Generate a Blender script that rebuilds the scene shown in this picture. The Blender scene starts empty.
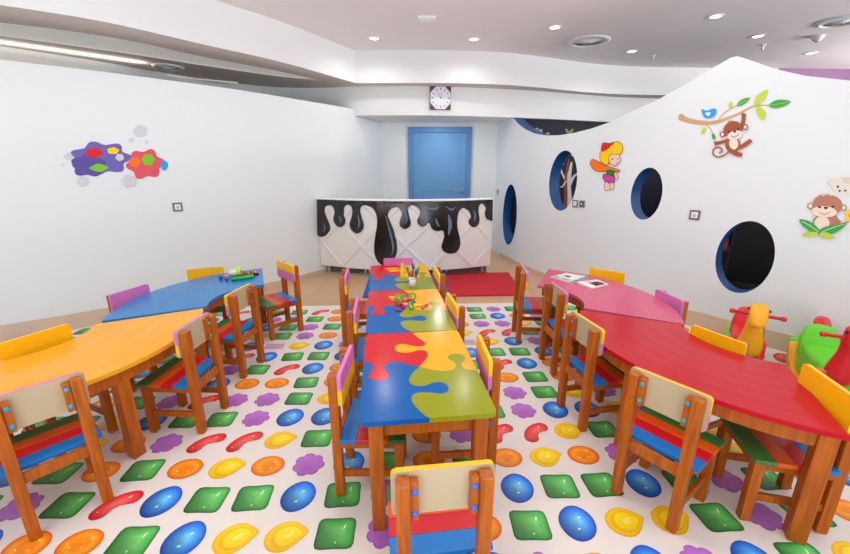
import bpy, bmesh, math, random
from math import sin, cos, pi, radians as R
from mathutils import Vector, Matrix
from mathutils.geometry import tessellate_polygon
random.seed(7)
C = bpy.context.scene.collection
SC = bpy.context.scene

# ------------------------------------------------------------------ camera
H = 1.5; FPX = 390.0; PITCH = 0.2754
cd = bpy.data.cameras.new('camera'); cam = bpy.data.objects.new('camera', cd); C.objects.link(cam)
cd.sensor_width = 36; cd.lens = FPX*36/850; cd.clip_start = .02
cam.location = (0, 0, H); cam.rotation_euler = (pi/2-PITCH, 0, 0)
SC.camera = cam
CP, SP = cos(PITCH), sin(PITCH)
def ray(u, v):
    x = (u-425)/FPX; y = (277-v)/FPX
    return x, CP+y*SP, -SP+y*CP
def ground(u, v, z=0):                     # where a sight line meets the level z
    d = ray(u, v); t = (z-H)/d[2]
    return d[0]*t, d[1]*t

# ------------------------------------------------------------------ materials
def lin(c):
    o = []
    for x in c[:3]:
        x /= 255.0
        o.append(x/12.92 if x <= .04045 else ((x+.055)/1.055)**2.4)
    return (*o, 1)
MATS = {}
def mat(name, rgb, rough=.5, spec=.5, coat=0, metal=0, noise=0, nscale=8, emit=0, bump=0):
    if name in MATS: return MATS[name]
    m = bpy.data.materials.new(name); m.use_nodes = True
    nt = m.node_tree; b = nt.nodes['Principled BSDF']
    c = lin(rgb)
    b.inputs['Base Color'].default_value = c
    b.inputs['Roughness'].default_value = rough
    b.inputs['Specular IOR Level'].default_value = spec
    b.inputs['Metallic'].default_value = metal
    b.inputs['Coat Weight'].default_value = coat
    b.inputs['Coat Roughness'].default_value = .12
    if emit:
        b.inputs['Emission Color'].default_value = c; b.inputs['Emission Strength'].default_value = emit
    if noise or bump:
        tc = nt.nodes.new('ShaderNodeTexCoord'); n = nt.nodes.new('ShaderNodeTexNoise')
        n.inputs['Scale'].default_value = nscale; n.inputs['Detail'].default_value = 4
        nt.links.new(tc.outputs['Object'], n.inputs['Vector'])
        if noise:
            mx = nt.nodes.new('ShaderNodeMix'); mx.data_type = 'RGBA'
            mx.inputs[6].default_value = tuple(x*(1-noise) for x in c[:3])+(1,)
            mx.inputs[7].default_value = tuple(min(1, x*(1+noise)) for x in c[:3])+(1,)
            nt.links.new(n.outputs['Fac'], mx.inputs[0]); nt.links.new(mx.outputs[2], b.inputs['Base Color'])
        if bump:
            bp = nt.nodes.new('ShaderNodeBump'); bp.inputs['Strength'].default_value = bump; bp.inputs['Distance'].default_value = .01
            nt.links.new(n.outputs['Fac'], bp.inputs['Height']); nt.links.new(bp.outputs[0], b.inputs['Normal'])
    MATS[name] = m
    return m
def wood(name, a, b_, rough=.35):
    m = bpy.data.materials.new(name); m.use_nodes = True; nt = m.node_tree; b = nt.nodes['Principled BSDF']
    tc = nt.nodes.new('ShaderNodeTexCoord'); mp = nt.nodes.new('ShaderNodeMapping')
    mp.inputs['Scale'].default_value = (22, 22, 1.6)
    n = nt.nodes.new('ShaderNodeTexNoise'); n.inputs['Scale'].default_value = 3; n.inputs['Detail'].default_value = 5; n.inputs['Distortion'].default_value = .6
    r = nt.nodes.new('ShaderNodeValToRGB'); r.color_ramp.elements[0].position = .3; r.color_ramp.elements[1].position = .72
    r.color_ramp.elements[0].color = lin(a); r.color_ramp.elements[1].color = lin(b_)
    oi = nt.nodes.new('ShaderNodeObjectInfo'); ad = nt.nodes.new('ShaderNodeVectorMath'); ad.operation = 'ADD'
    nt.links.new(tc.outputs['Object'], ad.inputs[0]); nt.links.new(oi.outputs['Random'], ad.inputs[1])
    nt.links.new(ad.outputs[0], mp.inputs[0]); nt.links.new(mp.outputs[0], n.inputs['Vector'])
    nt.links.new(n.outputs['Fac'], r.inputs[0]); nt.links.new(r.outputs[0], b.inputs['Base Color'])
    b.inputs['Roughness'].default_value = rough; b.inputs['Specular IOR Level'].default_value = .3
    MATS[name] = m; return m
WOOD = wood('stained wood', (156, 77, 12), (200, 106, 24))
WALL = mat('white wall paint', (226, 232, 235), .75, .25, bump=.015, nscale=60)
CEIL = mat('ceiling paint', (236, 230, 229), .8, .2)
TRIMW = mat('white trim paint', (226, 229, 230), .7, .25)
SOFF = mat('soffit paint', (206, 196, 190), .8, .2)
BLUE = mat('blue lacquer', (0, 92, 170), .18, .24)
RED = mat('red lacquer', (206, 18, 30), .18, .24)
YEL = mat('yellow lacquer', (244, 172, 4), .18, .24)
OLIVE = mat('olive green lacquer', (146, 152, 26), .18, .24)
PINK = mat('pink lacquer', (206, 92, 124), .2, .2)
TYEL = mat('amber yellow lacquer', (240, 170, 44), .2, .2)
TBLUE = mat('table blue lacquer', (34, 126, 194), .2, .3)
TRED = mat('table red lacquer', (188, 16, 34), .2, .2)
S_GREEN = mat('seat green', (62, 120, 52), .35); S_ORANGE = mat('seat orange', (222, 88, 18), .35)
S_RED = mat('seat red', (206, 16, 30), .35); S_BLUE = mat('seat blue', (0, 118, 200), .35)
P_YEL = mat('backrest yellow', (252, 190, 4), .35); P_PINK = mat('backrest pink', (212, 118, 188), .4)
P_RAW = mat('cream board', (192, 174, 140), .55)
BOLT_B = mat('blue bolt cap', (50, 110, 220), .3); BOLT_T = mat('teal bolt cap', (30, 165, 190), .3)
DARK = mat('dark', (18, 18, 20), .5); NAVY = mat('navy wall', (8, 15, 38), .6, .3)
BLACK = mat('black', (12, 12, 14), .4); WHITE = mat('white plastic', (240, 240, 240), .4)
METAL = mat('brushed metal', (180, 182, 186), .35, .5, metal=.9)

# ------------------------------------------------------------------ mesh helper
class MB:
    def __init__(s): s.v = []; s.f = []; s.mi = []; s.mats = []; s.col = None; s.smooth = []
    def m(s, mt):
        if mt not in s.mats: s.mats.append(mt)
        return s.mats.index(mt)
    def add(s, vs, fs, mt, smooth=False):
        o = len(s.v); s.v += [tuple(v) for v in vs]; k = s.m(mt)
        for f in fs: s.f.append([o+i for i in f]); s.mi.append(k); s.smooth.append(smooth)
    def bm(s, bm, mt, smooth=False):
        bm.verts.index_update()
        s.add([v.co[:] for v in bm.verts], [[v.index for v in f.verts] for f in bm.faces], mt, smooth); bm.free()
    def box(s, x0, x1, y0, y1, z0, z1, mt, bev=0, M=None, seg=2):
        bm = bmesh.new(); bmesh.ops.create_cube(bm, size=1)
        for v in bm.verts:
            v.co = ((x0+x1)/2+v.co.x*(x1-x0), (y0+y1)/2+v.co.y*(y1-y0), (z0+z1)/2+v.co.z*(z1-z0))
        if bev: bmesh.ops.bevel(bm, geom=bm.edges[:], offset=bev, segments=seg, profile=.6, affect='EDGES')
        if M: bmesh.ops.transform(bm, matrix=M, verts=bm.verts[:])
        s.bm(bm, mt)
    def bar(s, a, b, w, h, mt, bev=.003, up=(0, 0, 1)):       # a squared bar from a to b
        a = Vector(a); b = Vector(b); d = b-a; L = d.length; z = d.normalized()
        u = Vector(up)
        if abs(z.dot(u)) > .98: u = Vector((0, 1, 0))
        x = u.cross(z).normalized(); y = z.cross(x)
        M = Matrix((( x.x, y.x, z.x, a.x), (x.y, y.y, z.y, a.y), (x.z, y.z, z.z, a.z), (0, 0, 0, 1)))
        s.box(-w/2, w/2, -h/2, h/2, 0, L, mt, bev, M)
    def tube(s, pts, rad, mt, n=12, caps=True):
        P = [Vector(p) for p in pts]; rs = rad if isinstance(rad, (list, tuple)) else [rad]*len(P)
        vs = []; fs = []
        px = None
        for i, p in enumerate(P):
            t = (P[min(i+1, len(P)-1)]-P[max(i-1, 0)]).normalized()
            if px is None:
                u = Vector((0, 0, 1)) if abs(t.z) < .9 else Vector((1, 0, 0))
                px = u.cross(t).normalized()
            else: px = (px-t*px.dot(t)).normalized()
            py = t.cross(px)
            for k in range(n):
                a = 2*pi*k/n; vs.append(p+(px*cos(a)+py*sin(a))*rs[i])
        for i in range(len(P)-1):
            for k in range(n): fs.append([i*n+k, i*n+(k+1) % n, (i+1)*n+(k+1) % n, (i+1)*n+k])
        if caps: fs += [list(range(n))[::-1], list(range((len(P)-1)*n, len(P)*n))]
        s.add(vs, fs, mt, True)
    def lathe(s, prof, c, mt, n=24, M=None):
        vs = []; fs = []
        for r, z in prof:
            for k in range(n):
                a = 2*pi*k/n; v = Vector((r*cos(a), r*sin(a), z))
                if M: v = M @ v
                vs.append(v+Vector(c))
        for i in range(len(prof)-1):
            for k in range(n): fs.append([i*n+k, i*n+(k+1) % n, (i+1)*n+(k+1) % n, (i+1)*n+k])
        s.add(vs, fs, mt, True)
    def torus(s, c, R_, r, mt, M=None, n=20, k=8):
        vs = []; fs = []
        for i in range(n):
            a = 2*pi*i/n
            for j in range(k):
                b = 2*pi*j/k; v = Vector(((R_+r*cos(b))*cos(a), (R_+r*cos(b))*sin(a), r*sin(b)))
                if M: v = M @ v
                vs.append(v+Vector(c))
        for i in range(n):
            for j in range(k): fs.append([i*k+j, ((i+1) % n)*k+j, ((i+1) % n)*k+(j+1) % k, i*k+(j+1) % k])
        s.add(vs, fs, mt, True)
    def prism(s, poly, z0, z1, mt, side=None, bev=0):          # flat outline raised from z0 to z1
        n = len(poly)
        area = sum(poly[i][0]*poly[(i+1) % n][1]-poly[(i+1) % n][0]*poly[i][1] for i in range(n))
        if area < 0: poly = poly[::-1]
        bm = bmesh.new()
        lo = [bm.verts.new((x, y, z0)) for x, y in poly]; hi = [bm.verts.new((x, y, z1)) for x, y in poly]
        top = bm.faces.new(hi); bot = bm.faces.new(lo[::-1])
        for i in range(n): bm.faces.new((lo[i], lo[(i+1) % n], hi[(i+1) % n], hi[i]))
        bm.normal_update()
        if bev:
            ed = [e for e in bm.edges if abs(e.verts[0].co.z-e.verts[1].co.z) < 1e-6]
            bmesh.ops.bevel(bm, geom=ed, offset=bev, segments=2, profile=.6, affect='EDGES')
        bm.normal_update()
        bmesh.ops.triangulate(bm, faces=[f for f in bm.faces if len(f.verts) > 4])
        s.bm(bm, mt)
    def build(s, name, parent=None, loc=None):
        me = bpy.data.meshes.new(name); me.from_pydata(s.v, [], s.f)
        for m_ in s.mats: me.materials.append(m_)
        me.polygons.foreach_set('material_index', s.mi); me.polygons.foreach_set('use_smooth', s.smooth)
        me.update()
        o = bpy.data.objects.new(name, me); C.objects.link(o)
        if parent: o.parent = parent
        if loc: o.location = loc
        return o
def tag(o, label, cat, group=None, kind=None):
    o['label'] = label; o['category'] = cat
    if group: o['group'] = group
    if kind: o['kind'] = kind
    return o
def thing(name, label, cat, loc, rz=0, group=None, sc=1):
    o = bpy.data.objects.new(name, None); o.empty_display_size = .1; C.objects.link(o)
    o.location = loc; o.rotation_euler = (0, 0, rz); o.scale = (sc, sc, sc)
    return tag(o, label, cat, group)
def struct(o): o['kind'] = 'structure'; return o
def dup(src, name, label, loc, rz, sc=1, group=None):
    r = src.copy(); C.objects.link(r); r.location = loc; r.rotation_euler = (0, 0, rz); r.scale = (sc, sc, sc)
    r['label'] = label
    if group: r['group'] = group
    for ch in list(src.children):
        c = ch.copy(); C.objects.link(c); c.parent = r
        for g in list(ch.children):
            d = g.copy(); C.objects.link(d); d.parent = c
    return r

# ------------------------------------------------------------------ curves in plan
def spline(pts, n=12, closed=False):
    P = [Vector(p) for p in pts]; o = []
    if closed: P = [P[-1]]+P+[P[0], P[1]]
    else: P = [2*P[0]-P[1]]+P+[2*P[-1]-P[-2]]
    for k in range(1, len(P)-2):
        a, b, c, d = P[k-1:k+3]
        for i in range(n):
            t = i/n
            o.append(.5*((2*b)+(c-a)*t+(2*a-5*b+4*c-d)*t*t+(3*b-a-3*c+d)*t**3))
    if not closed: o.append(P[-2])
    return o
RW = spline([(1.23, 7.6), (1.265, 7.22), (1.35, 6.6), (1.498, 5.9), (1.69, 5.34), (2.1, 4.4), (2.596, 3.584), (3.04, 3.0), (3.6, 2.3), (4.2, 1.4), (4.6, .4), (4.7, -1)])
LW = spline([(-.755, 7.2), (-1.1, 6.15), (-1.513, 5.519), (-2.06, 4.728), (-2.65, 4.1), (-3.24, 3.57), (-3.768, 3.169), (-4.3, 2.7), (-4.8, 2.0), (-5.0, 1), (-5, -1)])
BEAM = spline([(-6.4, 1.6), (-4.9, 3.4), (-4.131, 4.259), (-3.607, 4.85), (-3.1, 5.6), (-2.7, 6.0), (-2.2, 6.3), (-1.575, 6.36), (-.9, 6.25), (.22, 6.25), (1.33, 6.48), (2.18, 6.76), (3.15, 7.12), (4.2, 7.32), (5.5, 7.4), (7.4, 7.5)])
FASL = spline([(-6.6, .6), (-4.6, 2.35), (-3.5, 3.0), (-3.08, 3.26), (-2.6, 3.6), (-2.13, 4.2), (-1.6, 4.88), (-.97, 6.0)])
FASR = spline([(-.97, 6.0), (.21, 6.0), (1.06, 6.1), (1.68, 6.32), (2.45, 6.66), (3.2, 6.88), (4.3, 6.98), (5.6, 7.0), (7.4, 7.1)])
def arclen(Cv):
    s = [0]
    for a, b in zip(Cv[:-1], Cv[1:]): s.append(s[-1]+(b-a).length)
    return s
def on(Cv, S, s):                          # point and tangent at arc length s
    s = max(0, min(S[-1]-1e-6, s))
    for i in range(len(S)-1):
        if S[i+1] >= s:
            t = (s-S[i])/(S[i+1]-S[i]); return Cv[i].lerp(Cv[i+1], t), (Cv[i+1]-Cv[i]).normalized()
def meet(Cv, u, v, last=False):            # where a sight line meets an upright surface standing on a plan curve
    d = ray(u, v); best = None
    for A, B in zip(Cv[:-1], Cv[1:]):
        e = B-A; det = -d[0]*e.y+e.x*d[1]
        if abs(det) < 1e-9: continue
        t = (-A.x*e.y+e.x*A.y)/det; w = (d[0]*A.y-d[1]*A.x)/det
        if t > 0 and -1e-6 <= w <= 1+1e-6 and (best is None or t < best[0]):
            n = Vector((e.y, -e.x, 0)).normalized()
            if n.x*d[0]+n.y*d[1] > 0: n = -n
            best = (t, Vector((d[0]*t, d[1]*t, H+d[2]*t)), n)
    return best[1], best[2]
def sheet(mb, Cv, z0, z1, mt):
    n = len(Cv); vs = [(p.x, p.y, z0) for p in Cv]+[(p.x, p.y, z1) for p in Cv]
    mb.add(vs, [[i, i+1, n+i+1, n+i] for i in range(n-1)], mt, True)
def slabwall(Cv, S, ztop, T, s0, s1, ds, side, mt, z0=0):
    """solid curved wall: plan curve, thickness T on the far side"""
    mb = MB(); n = max(2, int((s1-s0)/ds)); vs = []
    for i in range(n+1):
        s = s0+(s1-s0)*i/n; p, t = on(Cv, S, s); q = on(Cv, S, s+.05)[1]+on(Cv, S, s-.05)[1]; t = q.normalized()
        nn = Vector((t.y, -t.x))*side; zt = ztop(s, p)
        b = p+nn*T
        vs += [(p.x, p.y, z0), (p.x, p.y, zt), (b.x, b.y, zt), (b.x, b.y, z0)]
    fs = []
    for i in range(n):
        a = 4*i; b = a+4
        for k in range(4): fs.append([a+k, b+k, b+(k+1) % 4, a+(k+1) % 4])
    fs += [[3, 2, 1, 0], [4*n, 4*n+1, 4*n+2, 4*n+3]]
    mb.add(vs, fs, mt)
    return mb

# ------------------------------------------------------------------ setting
# floor
def tile_mat():
    m = bpy.data.materials.new('beige floor tiles'); m.use_nodes = True; nt = m.node_tree; b = nt.nodes['Principled BSDF']
    tc = nt.nodes.new('ShaderNodeTexCoord'); br = nt.nodes.new('ShaderNodeTexBrick')
    br.offset = 0; br.inputs['Scale'].default_value = 1; br.inputs['Brick Width'].default_value = .45; br.inputs['Row Height'].default_value = .45
    br.inputs['Mortar Size'].default_value = .003; br.inputs['Color1'].default_value = lin((205, 166, 128)); br.inputs['Color2'].default_value = lin((199, 160, 122))
    br.inputs['Mortar'].default_value = lin((176, 138, 104))
    nt.links.new(tc.outputs['Object'], br.inputs['Vector']); nt.links.new(br.outputs['Color'], b.inputs['Base Color'])
    b.inputs['Roughness'].default_value = .35; return m
mb = MB(); mb.add([(-7, -1.2, 0), (7.5, -1.2, 0), (7.5, 8, 0), (-7, 8, 0)], [[0, 1, 2, 3]], tile_mat()); struct(mb.build('floor'))

# left partition
SL = arclen(LW)
def ztl(s, p): return 2.232 if p.y > 6.26 else 2.32
o = slabwall(LW, SL, ztl, .12, 0, SL[-1], .06, 1, WALL).build('wall_left'); struct(o)
# right partition with a waved top and four oval openings
SR = arclen(RW)
TOP = [(0, 2.232), (.9, 2.232), (1.06, 2.236), (1.117, 2.233), (1.309, 2.131), (1.559, 2.03), (1.854, 1.944), (2.125, 1.90), (2.403, 1.888), (2.652, 1.897), (2.916, 1.925), (3.145, 1.967), (3.387, 2.04), (3.681, 2.13), (3.925, 2.235), (4.141, 2.338), (4.255, 2.391), (4.348, 2.345), (4.556, 2.232), (4.741, 2.156), (4.984, 2.088), (5.4, 2.02), (6.2, 2.0), (12, 2.1)]
def ztr(s, p):
    for (a, za), (b, zb) in zip(TOP[:-1], TOP[1:]):
        if s <= b: return za+(zb-za)*(s-a)/(b-a)
    return TOP[-1][1]
w = slabwall(RW, SR, ztr, .17, 0.0, SR[-1], .045, -1, WALL).build('wall_right'); struct(w)
HOLE = mat('blue painted reveal', (0, 66, 124), .5, .3)
cut = MB()
for s, z, rs, rz in ((1.184, .737, .285, .49), (2.515, 1.322, .255, .375), (3.695, 1.23, .162, .262), (4.617, .735, .203, .32)):
    p, t = on(RW, SR, s); n = Vector((-t.y, t.x, 0))   # towards the back
    if n.x < 0: n = -n
    vs = []; k = 48
    for e in (-.25, .5):
        for i in range(k):
            a = 2*pi*i/k; q = Vector((p.x, p.y, 0))+Vector((t.x, t.y, 0))*rs*cos(a)+n*e; vs.append((q.x, q.y, z+rz*sin(a)))
    fs = [[i, (i+1) % k, k+(i+1) % k, k+i] for i in range(k)]+[list(range(k))[::-1], list(range(k, 2*k))]
    cut.add(vs, fs, HOLE)
co = cut.build('opening_cutter')
bmc = bmesh.new(); bmc.from_mesh(co.data); bmesh.ops.recalc_face_normals(bmc, faces=bmc.faces[:]); bmc.to_mesh(co.data); bmc.free()
bmc = bmesh.new(); bmc.from_mesh(w.data); bmesh.ops.recalc_face_normals(bmc, faces=bmc.faces[:]); bmc.to_mesh(w.data); bmc.free()
w.data.materials.append(HOLE)
for pl in w.data.polygons:
    c_ = pl.center
    if pl.normal.z > .1 and c_.z < 2.225 and 4.6 < c_.y: pl.material_index = 1
for pl in co.data.polygons: pl.material_index = 0
md = w.modifiers.new('cut', 'BOOLEAN'); md.operation = 'DIFFERENCE'; md.object = co; md.solver = 'EXACT'; md.material_mode = 'TRANSFER'
bpy.context.view_layer.update()
dg = bpy.context.evaluated_depsgraph_get()
nm = bpy.data.meshes.new_from_object(w.evaluated_get(dg)); w.modifiers.clear(); w.data = nm
bpy.data.objects.remove(co)

# baseboards
def baseboard(name, Cv, S, s0, s1, hf, side, mt):
    mb = slabwall(Cv, S, hf, .014, s0, s1, .06, side, mt)
    return struct(mb.build(name))
BB = mat('skirting board', (212, 188, 166), .5, .3, noise=.06, nscale=5)
def hl(s, p): return .055+.1*max(0, min(1, (5.0-p.y)/1.4))
baseboard('baseboard_left', LW, SL, .35, SL[-1], hl, -1, BB)
def hr(s, p): return .055+.1*max(0, min(1, (5.0-p.y)/1.5))
baseboard('baseboard_right', RW, SR, .9, SR[-1], hr, 1, BB)

# back wall with the door
mb = MB(); mb.box(-.95, 1.30, 7.2, 7.32, 0, 2.24, WALL); struct(mb.build('wall_back'))
DBLUE = mat('blue door paint', (98, 150, 200), .45, .4); DFRAME = mat('blue door frame', (84, 136, 190), .45, .4)
dr = MB(); 
def dx(u): return (u-425)/FPX*(6.78*CP-.0)*1.0
x0, x1 = -.292, .812; zt = 2.162
mb = MB(); mb.box(x0+.09, x1-.09, 7.175, 7.2, .01, zt-.09, DBLUE, .004)
for a, b in ((.12, .98), (1.08, 1.92)): 
    mb.box(x0+.2, x1-.2, 7.169, 7.176, a, b, DBLUE, .003)
door = struct(mb.build('door_1'))
mb = MB(); mb.box(x0, x0+.09, 7.155, 7.2, 0, zt, DFRAME, .006); mb.box(x1-.09, x1, 7.155, 7.2, 0, zt, DFRAME, .006); mb.box(x0, x1, 7.154, 7.2, zt-.09, zt, DFRAME, .006)
mb.build('door_frame', door)
mb = MB(); mb.lathe([(0, -.012), (.026, -.012), (.026, 0), (0, 0)], (x1-.15, 7.162, 1.08), METAL, 16, Matrix.Rotation(pi/2, 3, 'X'))
mb.tube([(x1-.15, 7.16, 1.08), (x1-.15, 7.12, 1.08), (x1-.18, 7.115, 1.08), (x1-.28, 7.115, 1.08)], .009, METAL, 10)
mb.build('door_handle', door)

# beam that carries the clock, running on as the far wall left and the navy wall right
SB = arclen(BEAM)
sb0 = next(s for s, p in zip(SB, BEAM) if p.x > -1.12)
mb = slabwall(BEAM, SB, lambda s, p: 2.64, 1.0, sb0, SB[-1], .1, -1, TRIMW, 2.236); struct(mb.build('trim_1'))
mb = slabwall(BEAM, SB, lambda s, p: 2.64, .1, 0, sb0, .1, -1, WALL, 0); struct(mb.build('wall_far_left'))
sb1 = next(s for s, p in zip(SB, BEAM) if p.x > 1.36)
NAVYC = []
for p in BEAM:
    if p.x > 1.58: NAVYC.append(Vector((p.x, p.y+.12)))
NAVYC.insert(0, Vector((1.50, NAVYC[0].y-.03)))
SN = arclen(NAVYC)
mb = slabwall(NAVYC, SN, lambda s, p: 2.24, .1, 0, SN[-1], .1, -1, NAVY, 0); struct(mb.build('wall_far_right'))
mb = MB(); mb.box(7.1, 7.2, -1, 7.4, 0, 2.1, mat('purple glow paint', (128, 90, 126), .6)); struct(mb.build('wall_side_right'))  # purple glow of the far side put into the wall colour
# dark floor of the room behind the right partition
poly = [(p.x+.16, p.y) for p in RW if p.y < 7.2]+[(7.1, -1), (7.1, 7.3)]+[(p.x, p.y) for p in NAVYC[::-1] if p.x < 7]
mb = MB(); mb.prism(poly, 0, .006, mat('dark carpet', (9, 10, 15), .8, .2)); struct(mb.build('floor_far_right'))

# ceilings
def flat(mb, outer, holes, z, mt, up=False):
    loops = [[Vector((x, y, 0)) for x, y in L] for L in [outer]+holes]
    vs = [v for L in loops for v in L]
    tris = tessellate_polygon(loops)
    mb.add([(v.x, v.y, z) for v in vs], [list(t) for t in tris], mt)
fas = [(p.x, p.y) for p in FASL]+[(p.x, p.y) for p in FASR[1:]]
mb = MB(); flat(mb, fas+[(7.2, -1.3), (-6.6, -1.3)], [], 3.04, CEIL); struct(mb.build('ceiling'))
mb = MB(); sheet(mb, FASL, 2.63, 3.05, TRIMW); struct(mb.build('trim_2'))
mb = MB(); sheet(mb, [p for p in FASR if p.x < 5.75], 2.63, 3.05, TRIMW); struct(mb.build('trim_3'))
mb = MB(); sheet(mb, [p for p in FASR if p.x > 5.4], 2.63, 3.05, mat('purple glow paint', (128, 90, 126), .6)); struct(mb.build('trim_4'))  # purple light on the far fascia painted as its colour
NE = spline([(-4.9, 2.75), (-4.0, 3.3), (-3.456, 3.615), (-3.198, 3.748), (-2.927, 3.925), (-2.672, 4.18), (-2.38, 4.62), (-1.80, 5.28), (-1.448, 5.80)], 6)
FE = spline([(-5.2, 3.0), (-4.25, 3.65), (-3.80, 3.97), (-3.55, 4.16), (-3.28, 4.37), (-2.98, 4.62), (-2.59, 5.0), (-1.92, 5.56), (-1.448, 5.80)], 6)
slot = [(p.x, p.y) for p in NE]+[(p.x, p.y) for p in FE[-2::-1]]
outer = fas+[(p.x, p.y) for p in BEAM[::-1]]
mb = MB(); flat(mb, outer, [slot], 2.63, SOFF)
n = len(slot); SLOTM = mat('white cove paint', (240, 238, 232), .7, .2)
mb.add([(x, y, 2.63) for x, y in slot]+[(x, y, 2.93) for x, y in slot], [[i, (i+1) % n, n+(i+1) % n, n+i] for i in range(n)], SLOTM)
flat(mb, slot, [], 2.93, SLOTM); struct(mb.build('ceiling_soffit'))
# light strip along the far left wall
ln = MB()
pts = [Vector(ground(u, v, 2.61)+(2.61,)) for u, v in ((-60, 45), (0, 51), (60, 58.5), (120, 67), (180, 77), (238, 83))]
ln.tube(spline(pts, 6), .010, mat('strip light', (255, 246, 235), .4, emit=.25), 8)
tag(ln.build('strip_light'), 'thin white strip light along the soffit above the left wall', 'light')

# ------------------------------------------------------------------ ceiling fittings
LENS = mat('lamp lens', (255, 244, 228), .3, emit=14); RINGM = mat('lamp ring', (235, 228, 224), .4)
spots = [(374, 38, 'back left of the row before the white fascia'), (474, 39, 'second from left, above the clock'), (555, 27, 'left of the round air vent'), (632, 51, 'right of the round air vent near the fascia'), (716, 16, 'nearest the camera, above the peak of the right wall'), (758, 36, 'right of the wall peak beside a sprinkler'), (811, 53, 'far right above the waved wall')]
for u, v, where in spots:
    x, y = ground(u, v, 3.04)
    t = thing('downlight', 'recessed round ceiling downlight, '+where, 'light', (x, y, 3.04), 0, 'recessed downlights')
    mb = MB(); mb.lathe([(.052, .002), (.054, -.008), (.072, -.008), (.078, .0)], (0, 0, 0), RINGM, 24); mb.build('ring', t)
    mb = MB(); mb.lathe([(0, -.004), (.053, -.004)], (0, 0, 0), LENS, 24); mb.build('lens', t)
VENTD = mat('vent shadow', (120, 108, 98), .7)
def vent(u, v, z, r, label):
    x, y = ground(u, v, z)
    t = thing('air_vent', label, 'air vent', (x, y, z), 0, 'round ceiling air vents')
    mb = MB(); mb.lathe([(r*.78, -.004), (r*.82, -.022), (r, -.014), (r*1.04, 0)], (0, 0, 0), TRIMW, 40); mb.build('rim', t)
    mb = MB()
    for k in range(5):
        q = r*(.16+.125*k); mb.lathe([(q, -.03+.004*k), (q+r*.085, -.008)], (0, 0, 0), TRIMW, 36)
    mb.build('louvre', t)
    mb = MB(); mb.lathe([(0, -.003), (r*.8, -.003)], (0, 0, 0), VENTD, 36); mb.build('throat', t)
vent(589, 41, 3.04, .245, 'large round white ceiling vent with ringed louvres')
vent(168, 66.5, 2.63, .16, 'round vent in the low soffit above the left wall')
vent(841, 21, 3.04, .20, 'round white ceiling vent cut by the right edge of the photo')
for u, v, wh in ((653, 56, 'near the round vent'), (763, 45, 'near the smoke detector')):
    x, y = ground(u, v, 3.04); mb = MB()
    mb.lathe([(0, -.005), (.035, -.005), (.035, 0)], (0, 0, 0), TRIMW, 16); mb.lathe([(0, -.06), (.012, -.055), (.012, -.005)], (0, 0, 0), METAL, 12); mb.lathe([(0, -.062), (.026, -.06), (0, -.056)], (0, 0, 0), METAL, 14)
    tag(mb.build('sprinkler', loc=(x, y, 3.04)), 'small ceiling sprinkler head '+wh, 'sprinkler', 'sprinkler heads')
x, y = ground(818, 36, 3.04); mb = MB(); mb.lathe([(0, -.06), (.03, -.058), (.055, -.03), (.065, 0)], (0, 0, 0), TRIMW, 24)
mb.lathe([(0, -.066), (.02, -.064), (.022, -.055)], (0, 0, 0), METAL, 16)
tag(mb.build('smoke_detector', loc=(x, y, 3.04)), 'white domed smoke detector on the ceiling at right', 'smoke detector')
x, y = ground(427, 17, 3.04); mb = MB(); mb.box(-.1, .1, -.055, .055, -.03, 0, TRIMW, .008); mb.box(-.085, .085, -.03, -.022, -.034, -.03, RINGM); mb.box(-.085, .085, .02, .028, -.034, -.03, RINGM)
tag(mb.build('ceiling_unit', loc=(x, y, 3.04)), 'small white rectangular fitting on the ceiling', 'ceiling fitting')

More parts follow.
